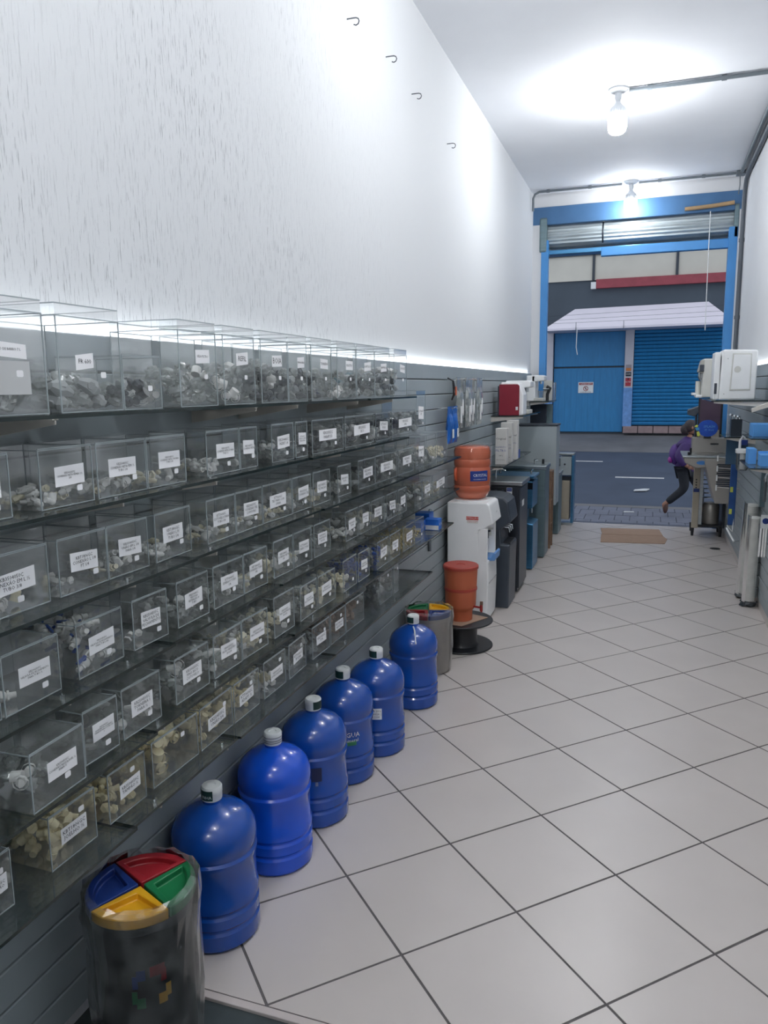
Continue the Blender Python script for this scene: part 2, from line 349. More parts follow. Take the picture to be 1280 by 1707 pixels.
def arm(y, z, label, x0=PX, x1=GX - .012, grp='white brackets under the left glass shelves'):
    zt = z - .0045; s = 1 if x1 > x0 else -1
    t = thing('shelf_bracket', label, 'bracket', (x0, y, zt), grp)
    MB().prism([(x0 - s * .004, zt), (x1, zt), (x1, zt - .012), (x0 + s * .05, zt - .042), (x0 - s * .004, zt - .05)], 1, y - .002, y + .002).build('blade', WHITE_METAL, t)
    MB().box(min(x0, x1), max(x0, x1), y - .009, y + .009, zt - .003, zt - .0002).build('flange', WHITE_METAL, t)
    MB().tube([(x1 - s * .02, y, zt - .002), (x1 - s * .02, y, zt + .010)], .006, 8).build('clip_pin', CHROME, t)
for r, L in ARMS.items():
    for k, y in enumerate(L): arm(y, ROWZ[r], 'white blade bracket, %s from the camera under the %s glass shelf row' % (ORD[k], ROWN[r]))

# ------------------------------------------------------------------ fittings
def ring(m, p0, p1, r, n=9, wall=.28, mi=0):
    """a short pipe, open at both ends"""
    p0, p1 = Vector(p0), Vector(p1); d = (p1 - p0).normalized()
    m.tube([p0, p0, p1, p1], [r * (1 - wall), r, r, r * (1 - wall)], n, mi, False)
    m.tube([p0 + d * .0005, p0 + d * r * .9], [r * (1 - wall), r * (1 - wall) * .98], n, mi, True); m.tube([p1 - d * .0005, p1 - d * r * .9], [r * (1 - wall), r * (1 - wall) * .98], n, mi, True)
def f_elbow():
    m = MB(); r = .36
    ring(m, (0, 0, 0), (.62, 0, 0), r); ring(m, (-.12, 0, .12), (-.12, 0, .72), r)
    m.ball((-.08, 0, .02), r * .98, 7); return m
def f_tee():
    m = MB(); r = .3
    ring(m, (-.62, 0, 0), (.62, 0, 0), r); ring(m, (0, 0, .1), (0, 0, .6), r)
    m.tube([(-.62, 0, 0), (-.5, 0, 0)], .36, 9, 0, False); m.tube([(.5, 0, 0), (.62, 0, 0)], .36, 9, 0, False); return m
def f_sleeve():
    m = MB(); ring(m, (-.5, 0, 0), (.5, 0, 0), .34); m.tube([(-.5, 0, 0), (-.3, 0, 0)], .41, 6, 0); return m
def f_union():
    m = MB(); m.tube([(-.7, 0, 0), (-.1, 0, 0)], .17, 8); m.tube([(-.25, 0, 0), (.15, 0, 0)], .33, 6); m.tube([(.15, 0, 0), (.5, 0, 0), (.7, 0, 0)], [.26, .24, .15], 9); ring(m, (-.72, 0, 0), (-.55, 0, 0), .22, 8); return m
def f_lump():
    m = MB(); m.tube([(-.5, 0, 0), (-.2, .05, 0), (.1, 0, .05), (.5, .02, 0)], [.16, .36, .3, .14], 7); m.tube([(-.1, -.3, 0), (.05, .35, .1)], .16, 6); return m
def f_valve():
    m = MB(); m.tube([(-.75, 0, 0), (-.3, 0, 0)], .18, 8); m.tube([(.3, 0, 0), (.75, 0, 0)], .18, 8); m.ball((0, 0, 0), .34, 7); m.tube([(-.4, 0, 0), (-.28, 0, 0)], .3, 6); m.tube([(.28, 0, 0), (.4, 0, 0)], .3, 6)
    m.tube([(0, 0, .25), (0, 0, .42)], .16, 8, 1); m.box(-.18, .62, -.11, .11, .40, .52, 1); return m
def f_bag(seed):
    rnd = random.Random(seed); m = MB(); m.ball((0, 0, 0), .5, 8)
    for i, v in enumerate(m.v):
        k = 1 + rnd.uniform(-.38, .30); m.v[i] = (v[0] * k, v[1] * k * .8, v[2] * k * .55)
    m.v.append((.75, .1, .3)); return m
FIT = dict(elbow=f_elbow(), tee=f_tee(), sleeve=f_sleeve(), union=f_union(), lump=f_lump(), valve=f_valve(), **{'bag%d' % k: f_bag(k) for k in range(5)})
FIT_ME = {}
def fit_mesh(k, mats, key):
    kk = (k, key)
    if kk not in FIT_ME: FIT_ME[kk] = FIT[k].mesh('fitting', mats, smooth=50 if not k.startswith('bag') else None)
    return FIT_ME[kk]
#            shapes, size, fill height, materials
CONT = {
 'white': (['union', 'elbow', 'sleeve', 'union', 'tee'], .027, .36, [FITW, FITW, FITW, CREAM2]), 'few': (['union', 'sleeve'], .026, .12, [FITW]),
 'blue1': (['valve'], .036, .30, [FITW]), 'blue': (['valve'], .036, .95, [FITW]), 'creamL': (['elbow', 'sleeve', 'elbow'], .031, .92, [CREAM]), 'creamf': (['sleeve', 'elbow'], .029, .45, [CREAM]),
 'creamXL': (['tee', 'elbow', 'tee'], .05, .95, [CREAM]), 'cream2': (['elbow', 'tee', 'sleeve', 'bag1'], .03, .5, [CREAM2, CREAM2, FITW]), 'tube': (['sleeve'], .05, .5, [FITW]),
 'clear': (['bag2', 'bag0', 'bag1', 'lump'], .04, .5, [FILMG, FILMG, FITW, FILMG]), 'bagw': (['bag0', 'bag1', 'bag2', 'bag3', 'tee'], .048, .6, [FILMG, FILMG, FITW, FITW]),
 'bag': (['bag0', 'bag1', 'bag2', 'bag3', 'lump'], .055, .46, [FILMG, FILMG, FITG, FILMG]), 'bag2': (['bag3', 'bag4', 'bag2', 'lump'], .05, .6, [FILMG, FITG, FILMG]),
 'dark': (['lump', 'tee', 'lump', 'bag3', 'bag0'], .04, .62, [FITD, FITG, FITD, FILMG]), 'darkv': (['lump', 'valve', 'lump', 'bag4', 'bag1'], .044, .72, [FITD, FITD, FITG, FILMG, FITW]),
 'teal': (['lump', 'tee', 'bag1', 'bag2'], .044, .58, [FITT, FITG, FILMG, FITD]), 'yellow': (['sleeve'], .026, .6, [YEL]), 'brown': (['sleeve', 'elbow', 'lump'], .034, .8, [BRN]), 'bluec': (['lump', 'sleeve', 'bag2'], .028, .7, [FITB, FILMG, FITB]),
}
WHAT = dict(white='white plastic fittings', few='a few small white fittings', blue1='one blue-lever valve', blue='white valves with blue levers', creamL='cream plastic pipe fittings', creamf='small cream fittings', creamXL='large cream tees and elbows',
            cream2='pale cream fittings', tube='a white tube end', clear='small clear bagged parts', bagw='white parts in clear bags', bag='crumpled clear bags', bag2='silvery bagged parts', dark='dark parts', darkv='dark valve parts', teal='teal parts', yellow='yellow rolls', brown='brown parts', bluec='blue parts')
def heap(rnd, kind, w, d, h, most=60):
    """drops shapes one by one into a bin w (along y) x d (along x) x h, each coming to rest on what lies below: list of (shape, matrix, material index)"""
    shapes, s, fill, mats = CONT[kind]
    out = []; H = h * fill; c = .006; nx, ny = int(d / c) + 1, int(w / c) + 1
    top = [[.001] * ny for _ in range(nx)]
    most = {'few': 4, 'blue1': 1}.get(kind, most)
    film = [q for q in range(len(mats)) if mats[q] is FILMG]; solid = [q for q in range(len(mats)) if mats[q] is not FILMG]
    for att in range(150):
        if len(out) >= most: break
        sh = rnd.choice(shapes); k = s * rnd.uniform(.9, 1.1)
        e = Euler((rnd.uniform(0, 2 * PI), rnd.uniform(-.5, .5), rnd.uniform(0, 2 * PI)))
        M4 = e.to_matrix().to_4x4() @ Matrix.Scale(k, 4)
        vv = [M4 @ Vector(v) for v in FIT[sh].v]; lo = [min(v[q] for v in vv) - .002 for q in range(3)]; hi = [max(v[q] for v in vv) + .002 for q in range(3)]
        if hi[0] - lo[0] > d or hi[1] - lo[1] > w: continue
        x = rnd.uniform(-d / 2 - lo[0], d / 2 - hi[0]); y = rnd.uniform(-w / 2 - lo[1], w / 2 - hi[1])
        mx, my = (hi[0] - lo[0]) * .2, (hi[1] - lo[1]) * .2
        i0, i1 = int((x + lo[0] + mx + d / 2) / c), int((x + hi[0] - mx + d / 2) / c); j0, j1 = int((y + lo[1] + my + w / 2) / c), int((y + hi[1] - my + w / 2) / c)
        cells = [(i, j) for i in range(max(0, i0), min(nx - 1, i1) + 1) for j in range(max(0, j0), min(ny - 1, j1) + 1)]
        rest = max(top[i][j] for i, j in cells); rest = max(.001, rest - (.12 * s if rest > .002 else 0))
        zt = rest + hi[2] - lo[2]
        if zt > max(H, s * 1.3) or zt > h - .004: continue
        for i, j in cells: top[i][j] = rest + (hi[2] - lo[2]) * .8
        pool = (film or solid) if sh[:3] == 'bag' else (solid or film)
        out.append((sh, Matrix.Translation((x, y, rest - lo[2])) @ M4, rnd.choice(pool)))
    return out
ROWS = {
'A': [(1.031, 1.251, -1.158, 0.2, 'bag2', 'VELA PARA FILTRO DE BARRO 7 L'),
 (1.285, 1.486, -1.158, 0.2, 'bag', 'FR 600'),
 (1.486, 1.636, -1.158, 0.125, 'dark', ''),
 (1.717, 1.9, -1.158, 0.2, 'bagw', 'VELA FILTRO'),
 (1.936, 2.121, -1.158, 0.2, 'bagw', 'REFIL'),
 (2.16, 2.348, -1.158, 0.2, 'darkv', 'BOIA'),
 (2.352, 2.502, -1.158, 0.2, 'dark', 'MANGUEIRA'),
 (2.538, 2.727, -1.158, 0.2, 'dark', 'TORNEIRA'),
 (2.781, 2.983, -1.158, 0.2, 'bagw', 'REGISTRO'),
 (2.99, 3.212, -1.158, 0.2, 'teal', 'ADAPTADOR'),
 (3.212, 3.42, -1.158, 0.2, 'teal', 'ADAPTADOR'),
 (3.483, 3.684, -1.158, 0.2, 'darkv', 'SUPORTE')],
'B': [(1.041, 1.16, -1.185, 0.125, 'white', 'CONEXÃO FÊMEA'),
 (1.233, 1.397, -1.185, 0.125, 'white', 'CONEXÃO RETA FÊMEA 1/2 3/8'),
 (1.407, 1.591, -1.185, 0.125, 'white', 'CONEXÃO RETA FÊM. ½ TUBO 1/4'),
 (1.596, 1.763, -1.185, 0.125, 'white', 'CONEXÃO RETA 1/4 PARA TUBO 1/4'),
 (1.868, 2.051, -1.185, 0.125, 'white', 'CONEXÃO RETA ¼ PARA TUBO ¼'),
 (2.055, 2.166, -1.185, 0.125, 'clear', 'CONEXÃO RETA'),
 (2.27, 2.431, -1.185, 0.125, 'clear', 'INSERT 1/4'),
 (2.441, 2.547, -1.185, 0.125, 'clear', 'ESPIGÃO PARA MANGUEIRA'),
 (2.595, 2.892, -1.185, 0.125, 'dark', 'PARAFUSO'),
 (2.912, 3.262, -1.185, 0.125, 'darkv', 'BICO'),
 (3.278, 3.502, -1.185, 0.125, 'darkv', 'MOLA'),
 (3.52, 3.915, -1.185, 0.125, 'darkv', 'ANEL'),
 (3.937, 4.113, -1.185, 0.2, 'bag2', 'KIT')],
'C': [(1.033, 1.255, -1.2, 0.125, 'white', 'CONEXÃO EM L ½ TUBO 3/8'),
 (1.28, 1.443, -1.2, 0.125, 'few', 'CONEXÃO L 1/8 PT 1/4'),
 (1.447, 1.599, -1.2, 0.125, 'white', 'UNIÃO EM L 1/4 PARA 1/4'),
 (1.624, 1.793, -1.2, 0.125, 'white', 'UNIÃO L P/ TUBO 1/4'),
 (1.87, 2.038, -1.2, 0.125, 'white', 'COTOVELO PARA TUBO 1/4'),
 (2.042, 2.211, -1.2, 0.125, 'white', 'CONEXÃO TEE COM FURO'),
 (2.223, 2.432, -1.2, 0.125, 'white', 'TEE UNIÃO COM LINHA'),
 (2.442, 2.598, -1.2, 0.125, 'clear', 'CONEXÃO TEE'),
 (2.615, 2.784, -1.2, 0.125, 'cream2', 'TEE MACHO'),
 (2.865, 3.007, -1.2, 0.125, 'clear', 'PLUG'),
 (3.1, 3.311, -1.2, 0.125, 'bagw', 'VÁLVULA'),
 (3.328, 3.635, -1.2, 0.125, 'dark', 'REDUÇÃO'),
 (3.664, 3.927, -1.2, 0.125, 'bagw', 'NIPLE'),
 (3.961, 4.162, -1.2, 0.17, 'bagw', 'KIT'),
 (4.187, 4.383, -1.2, 0.17, 'bagw', ''),
 (4.424, 4.655, -1.2, 0.17, 'cream2', '')],
'D': [(0.963, 1.094, -1.195, 0.125, 'white', 'VÁLVULA'),
 (1.1, 1.259, -1.195, 0.125, 'blue1', 'VÁLVULA DE FECHAMENTO PARA TUBO ½'),
 (1.311, 1.471, -1.195, 0.125, 'blue', 'VÁLVULA DE FECHAMENTO PARA TUBO 3/8'),
 (1.513, 1.655, -1.195, 0.125, 'few', 'VÁLVULA DE FECHAMENTO'),
 (1.699, 1.857, -1.195, 0.125, 'clear', 'VÁLVULA RETENÇÃO P/ TUBO'),
 (1.886, 2.061, -1.195, 0.125, 'clear', 'ESFERA P/ TUBO 1/4'),
 (2.069, 2.219, -1.195, 0.125, 'white', 'CONEXÃO TUBO 3/8'),
 (2.272, 2.417, -1.195, 0.125, 'cream2', 'CONEXÃO RETA 3/8'),
 (2.427, 2.579, -1.195, 0.125, 'white', 'UNIÃO TUBO'),
 (2.601, 2.76, -1.195, 0.125, 'bagw', 'ADAPTADOR ROSCA'),
 (2.921, 3.07, -1.195, 0.125, 'white', 'TAMPA'),
 (3.084, 3.223, -1.195, 0.125, 'clear', 'LUVA'),
 (3.24, 3.426, -1.195, 0.125, 'cream2', 'JOELHO'),
 (3.453, 3.623, -1.195, 0.125, 'dark', 'BUCHA'),
 (3.633, 3.786, -1.195, 0.125, 'white', 'CAP'),
 (3.94, 4.069, -1.195, 0.125, 'dark', ''),
 (4.081, 4.283, -1.195, 0.125, 'clear', 'PINO'),
 (4.309, 4.637, -1.195, 0.125, 'cream2', 'FLANGE')],
'E': [(0.966, 1.052, -1.18, 0.125, 'dark', ''),
 (1.097, 1.256, -1.145, 0.125, 'bagw', 'CONEXÃO REGULÁVEL ½ PARA ½'),
 (1.299, 1.415, -1.18, 0.125, 'bagw', 'ADAPTADOR CONEXÃO TANQUE PARA 1 TUBO DE ½'),
 (1.433, 1.584, -1.18, 0.125, 'clear', 'TORNEIRA 1 PARA ½'),
 (1.649, 1.817, -1.18, 0.125, 'bagw', 'PINO BICO COTOVELO'),
 (1.844, 2.006, -1.18, 0.125, 'clear', 'MICRO REGISTRO BOLSA'),
 (2.014, 2.179, -1.18, 0.125, 'cream2', 'PINO MANGUEIRA'),
 (2.227, 2.382, -1.18, 0.14, 'cream2', 'PINO ADAPTADOR ROSCA'),
 (2.427, 2.583, -1.18, 0.125, 'bagw', 'BICO MANGUEIRA'),
 (2.594, 2.762, -1.18, 0.125, 'cream2', 'ESPIGÃO DUPLO'),
 (2.839, 3.006, -1.18, 0.13, 'cream2', ''),
 (3.021, 3.166, -1.18, 0.125, 'bluec', 'ABRAÇADEIRA'),
 (3.263, 3.438, -1.18, 0.125, 'bluec', 'CLIP'),
 (3.448, 3.62, -1.18, 0.125, 'cream2', 'ANEL'),
 (3.671, 3.863, -1.18, 0.125, 'yellow', 'VEDA ROSCA'),
 (3.886, 4.05, -1.18, 0.125, 'yellow', '')],
'F': [(0.988, 1.087, -1.2, 0.125, 'tube', 'CONEXÃO'),
 (1.192, 1.338, -1.2, 0.125, 'creamL', 'JOELHO ½'),
 (1.385, 1.527, -1.2, 0.125, 'creamf', 'TAMPÃO ½'),
 (1.561, 1.77, -1.2, 0.125, 'creamXL', ''),
 (1.779, 1.967, -1.2, 0.125, 'creamL', 'UNIÃO 3/4'),
 (1.975, 2.141, -1.2, 0.125, 'creamL', 'ADAPT. ½'),
 (2.175, 2.339, -1.2, 0.125, 'cream2', 'LUVA SOLDÁVEL'),
 (2.359, 2.513, -1.2, 0.125, 'bagw', 'BUCHA'),
 (2.574, 2.74, -1.2, 0.125, 'bagw', 'FITA'),
 (2.753, 2.911, -1.2, 0.125, 'brown', 'REGISTRO'),
 (2.925, 3.131, -1.2, 0.125, 'brown', ''),
 (3.354, 3.547, -1.2, 0.15, 'bag2', ''),
 (3.566, 3.655, -1.2, 0.15, 'bagw', '')],
}
SINGLE = {('B', 0), ('B', 1), ('B', 2), ('B', 3), ('B', 4), ('C', 0), ('C', 1), ('C', 2), ('C', 3), ('C', 4), ('C', 5), ('D', 1), ('D', 2), ('D', 3), ('F', 0), ('F', 1), ('F', 2), ('F', 3), ('F', 4), ('F', 5)}
CODES = ['KB0205052C', 'KB2504505C', 'KB2504405C', 'KB3504050C', 'KTT0606SC', 'KB2006507C', 'KBT1806GC']
def bin_box(r, k, rec):
    y0, y1, xf, h, kind, name = rec; z = ROWZ[r] + .0055; w = y1 - y0 - .004; yc = (y0 + y1) / 2
    d = .19 if h < .19 else .21
    if xf - d < PX + .004: d = xf - PX - .004
    rnd = random.Random(hash((ord(r), k)))
    what = WHAT[kind]; n = len(ROWS[r])
    lab = 'clear acrylic bin of %s, %s along the %s glass shelf' % (what, ORD[k], ROWN[r])
    xc = xf - d / 2
    t = thing('storage_bin', lab, 'bin', (xc, yc, z), 'acrylic bins on the glass shelves')
    if 'tilt' and h < .19: t.rotation_euler = (0, 0, rnd.uniform(-.03, .03))
    X0, X1, Y0, Y1, Z1 = xf - d, xf, yc - w / 2, yc + w / 2, z + h
    m = MB().add([(X0, Y0, z), (X1, Y0, z), (X1, Y1, z), (X0, Y1, z), (X0, Y0, Z1), (X1, Y0, Z1), (X1, Y1, Z1), (X0, Y1, Z1)],
                 [(0, 3, 2, 1), (0, 1, 5, 4), (1, 2, 6, 5), (2, 3, 7, 6), (3, 0, 4, 7)])
    e = .0011
    for (x, y) in ((X1, Y0), (X1, Y1), (X0, Y0), (X0, Y1)): m.box(x - e, x + e, y - e, y + e, z, Z1, 1)
    for (zz) in (z + e, Z1):
        m.box(X1 - e, X1 + e, Y0, Y1, zz - e, zz + e, 1)
    m.box(X0 - e, X0 + e, Y0, Y1, Z1 - e, Z1 + e, 1)
    for y in (Y0, Y1): m.box(X0, X1, y - e, y + e, Z1 - e, Z1 + e, 1)
    m.build('bin_body', [ACR, ACRE], t)
    # lid: a flat cover, with a standing rim on the big bins
    m = MB(); zl = Z1 + .003; rim = .022 if h >= .2 else .0
    m.add([(X0, Y0, zl), (X1, Y0, zl), (X1, Y1, zl), (X0, Y1, zl)], [(0, 1, 2, 3)])
    if rim:
        zr = zl + rim; q = .006
        m.v = []; m.f = []; m.m = []
        m.add([(X0, Y0, zr), (X1, Y0, zr), (X1, Y1, zr), (X0, Y1, zr), (X0, Y0, zl), (X1, Y0, zl), (X1, Y1, zl), (X0, Y1, zl)], [(0, 1, 2, 3), (0, 1, 5, 4), (1, 2, 6, 5), (2, 3, 7, 6), (3, 0, 4, 7)])
        m.box(X1 - e, X1 + e, Y0, Y1, zr - e, zr + e, 1); m.box(X0 - e, X0 + e, Y0, Y1, zr - e, zr + e, 1)
        for y in (Y0, Y1): m.box(X0, X1, y - e, y + e, zr - e, zr + e, 1)
    else:
        m.box(X1 - e, X1 + e, Y0, Y1, zl - e, zl + e, 1); m.box(X0 - e, X0 + e, Y0, Y1, zl - e, zl + e, 1)
    m.build('lid', [ACR, ACRE], t)
    # paper label with lettering, and a small price tag
    if name:
        u0, u1 = (.24, .80) if w > .13 else (.2, .84); v0, v1 = (.36, .70)
        if r == 'A': u0, u1, v0, v1 = (.42, .80, .58, .76)
        if r == 'F': v0, v1 = (.36, .66)
        if r == 'A' and k == 0: u0, u1, v0, v1 = (.2, .82, .56, .70)
        if r == 'A' and k == 1: u0, u1, v0, v1 = (.28, .56, .46, .62)
        tl = rnd.uniform(-.02, .02); du = rnd.uniform(-.05, .05); ly0, ly1, lz0, lz1 = Y0 + w * (u0 + du), Y0 + w * (u1 + du), z + h * v0, z + h * v1
        p = MB().add([(X1 + .0022, ly0, lz0 - tl * w), (X1 + .0022, ly1, lz0 + tl * w), (X1 + .0022, ly1, lz1 + tl * w), (X1 + .0022, ly0, lz1 - tl * w)] + [(X1 + .0017, ly0, lz0 - tl * w), (X1 + .0017, ly1, lz0 + tl * w), (X1 + .0017, ly1, lz1 + tl * w), (X1 + .0017, ly0, lz1 - tl * w)],
                     [(0, 1, 2, 3), (7, 6, 5, 4), (0, 4, 5, 1), (1, 5, 6, 2), (2, 6, 7, 3), (3, 7, 4, 0)]).build('paper_label', PAPER, t)
        words = name.split(); lines = []
        cap = 60 if r == 'A' and k == 0 else 22 if len(name) > 24 else 14
        if r == 'A' and k == 0: MB().box(X1 + .0017, X1 + .0023, Y0 + w * .25, Y0 + w * .80, z + h * .20, z + h * .52).build('paper_label', mat('grey_paper', (188, 190, 190), .7), t)
        for wd in words:
            if lines and len(lines[-1]) + 1 + len(wd) <= cap: lines[-1] += ' ' + wd
            else: lines.append(wd)
        if r != 'A': lines = [CODES[rnd.randrange(len(CODES))]] + lines
        lw, lh = ly1 - ly0, lz1 - lz0; mx = max(len(x) for x in lines)
        sz = min(lh / (len(lines) * 1.25), lw / (mx * .66))
        text('\n'.join(lines), sz, INK, p, (X1 + .0026, (ly0 + ly1) / 2, (lz0 + lz1) / 2), (PI / 2 , 0, PI / 2), xs=1.0)
    py = Y0 + w * rnd.uniform(.62, .74); pz = z + h * (rnd.uniform(.2, .3) if r != 'F' else rnd.uniform(.72, .82)); pw = .0085
    if r == 'A': py, pz = Y0 + w * .68, z + h * .4
    MB().prism([(py - pw, pz - .0045), (py - pw * .7, pz - .0065), (py + pw * .7, pz - .0065), (py + pw, pz - .0045), (py + pw, pz + .0045), (py + pw * .7, pz + .0065), (py - pw * .7, pz + .0065), (py - pw, pz + .0045)], 0, X1 + .0017, X1 + .0024).build('price_tag', PAPER, t)
    # contents
    it = heap(rnd, kind, w - .01, d - .01, h, 60 if (r, k) not in SINGLE else 30 if r == 'F' else 17); mats = CONT[kind][3]
    if (r, k) in SINGLE:
        lb = ('%s lying' % WHAT[kind] if kind == 'blue1' else 'one of the ' + WHAT[kind].replace('a few ', '')) + ' in the %s bin along the %s shelf' % (ORD[k], ROWN[r])
        for sh, M4, mi in it:
            mm = [mats[mi], FITB] if sh == 'valve' else mats[mi]
            o = bpy.data.objects.new('valve' if sh == 'valve' else 'pipe_fitting', fit_mesh(sh, mm, (kind, mi))); COL.objects.link(o)
            o.matrix_world = Matrix.Translation((xc, yc, z + .002)) @ M4
            setp(o, lb, 'fitting', 'fittings in the %s bin along the %s shelf' % (ORD[k], ROWN[r]))
    elif it:
        m = MB()
        for sh, M4, mi in it: m.put(FIT[sh], Matrix.Translation((xc, yc, z + .002)) @ M4, 0); m.m[-len(FIT[sh].f):] = [mi] * len(FIT[sh].f)
        m.build('small_fittings', mats, smooth=40, label='heap of %s inside the %s bin of the %s shelf' % (what.replace('a few ', ''), ORD[k], ROWN[r]), cat='fittings', group='loose fittings in the acrylic bins', kind='stuff')
for r in ROWS:
    for k, rec in enumerate(ROWS[r]): bin_box(r, k, rec)

# ------------------------------------------------------------------ helpers for rounded things and lettering on cylinders
def ctext(s, size, m, parent, c, r, ang, z, name='lettering', tiltz=0):
    o = text(s, 1.0, m, parent, c, (0, 0, 0), name=name); me = o.data
    for v in me.vertices:
        a = ang + v.co.x * size / r
        v.co = (math.cos(a) * r, math.sin(a) * r, z + v.co.y * size)
    o.scale = (1, 1, 1); return o
def cpatch(name, m, parent, c, r, a0, a1, z0, z1, n=10, label=None):
    b = MB(); vs = []
    for k in range(n + 1):
        a = a0 + (a1 - a0) * k / n
        for rr in (r, r - .0006):
            for z in (z0, z1): vs.append((c[0] + math.cos(a) * rr, c[1] + math.sin(a) * rr, c[2] + z))
    fs = []
    for k in range(n):
        i = 4 * k; fs += [(i, i + 4, i + 5, i + 1), (i + 2, i + 3, i + 7, i + 6), (i, i + 2, i + 6, i + 4), (i + 1, i + 5, i + 7, i + 3)]
    fs += [(0, 1, 3, 2), (4 * n, 4 * n + 2, 4 * n + 3, 4 * n + 1)]
    return b.add(vs, fs).build(name, m, parent, 40, label=label)

# ------------------------------------------------------------------ water jugs on the floor
JUG = mat('jug_blue', (16, 70, 156), 0.22, noise=.06, scale=3, coat=.3, bump=.04, bscale=9)
JUG2 = mat('jug_royal_blue', (12, 78, 200), 0.22, noise=.06, scale=3, coat=.3, bump=.04, bscale=9)
GREENL = mat('dark_green_print', (14, 52, 50), .5); WPRINT = mat('white_print', (222, 224, 224), .5, noise=.03); GPRINT = mat('green_print', (34, 120, 84), .5, noise=.1)
JP = [(.001, .006), (.100, .006), (.122, .001), (.131, .012), (.132, .026), (.132, .060), (.126, .068), (.126, .074), (.132, .082), (.132, .112), (.126, .12), (.126, .126), (.132, .134), (.132, .158), (.127, .168), (.1265, .262), (.131, .272), (.132, .286), (.126, .294), (.126, .30), (.132, .31), (.132, .335), (.129, .358), (.118, .383), (.096, .405), (.066, .422), (.04, .432), (.029, .437), (.029, .45)]
JUGS = [(-1.238, 1.885, 'nearest the camera beside the colour-lidded bin, white and dark green cap', JUG), (-1.23, 2.278, 'second from the camera, brighter blue with an all white cap', JUG2), (-1.214, 2.592, 'third from the camera, with a dark printed block on its side', JUG),
        (-1.225, 2.93, 'fourth from the camera, with a green and white sticker', JUG), (-1.171, 3.214, 'fifth from the camera, with a white paper label on its side', JUG), (-1.158, 3.768, 'last in the row beside the pale grey bin', JUG)]
CAM_A = lambda x, y: math.atan2(-y, -x)
for k, (x, y, l, jm) in enumerate(JUGS):
    t = thing('water_jug', 'large blue water jug ' + l, 'water jug', (x, y, 0), 'blue water jugs along the left wall')
    a = CAM_A(x, y)
    MB().lathe(JP, (x, y, 0), 48).build('jug_body', jm, t, 35)
    MB().lathe([(.0305, .446), (.0315, .45), (.0315, .468), (.0325, .47), (.0325, .486), (.029, .491), (.014, .491), (.012, .488), (.001, .488)], (x, y, 0), 28).build('cap', WPRINT, t, 40)
    if k != 1:
        s = 1 if k == 2 else -1
        cpatch('cap_print', GREENL, t, (x, y, 0), .0331, *((a, a + 1.5) if s > 0 else (a - 1.9, a + .05)), .452, .484)
        if k == 0: ctext('INHA', .014, WPRINT, t, (x, y, 0), .0338, a - .55, .463)
    else:
        for zz in (.455, .4625, .474): cpatch('cap_print', mat('grey_print', (120, 124, 126), .5), t, (x, y, 0), .0331, a - 1.2, a + 1.2, zz, zz + .0025)
    b = a + .12
    if k == 4:
        cpatch('side_label', WPRINT, t, (x, y, 0), .1275, a - .33, a + .17, .19, .243)
        ctext('ÁGUA 20 L', .014, INK, t, (x, y, 0), .128, a - .12, .231); ctext('VAL. 09/24  |', .012, INK, t, (x, y, 0), .128, a - .1, .216); ctext('LOTE 1104', .012, INK, t, (x, y, 0), .128, a - .14, .202)
    if k == 3:
        cpatch('side_label', GPRINT, t, (x, y, 0), .1275, a - .02, a + .42, .185, .205); ctext('ÁGUA', .03, WPRINT, t, (x, y, 0), .128, a + .22, .232); ctext('mineral', .022, WPRINT, t, (x, y, 0), .128, a + .24, .208)
    if k == 2:
        cpatch('side_label', mat('navy_print', (22, 34, 72), .5), t, (x, y, 0), .1275, a - .12, a + .2, .2, .256)
        cpatch('arrow_print', mat('grey_blue_print', (110, 124, 150), .5), t, (x, y, 0), .128, a + .0, a + .08, .182, .198)
    if k == 5: MB().tube([(x + .128 * math.cos(a + .1), y + .128 * math.sin(a + .1), .37), (x + .07 * math.cos(a + .1), y + .07 * math.sin(a + .1), .425), (x + .04 * math.cos(a), y + .04 * math.sin(a), .437)], .004, 6).build('strip', WPRINT, t, 50)

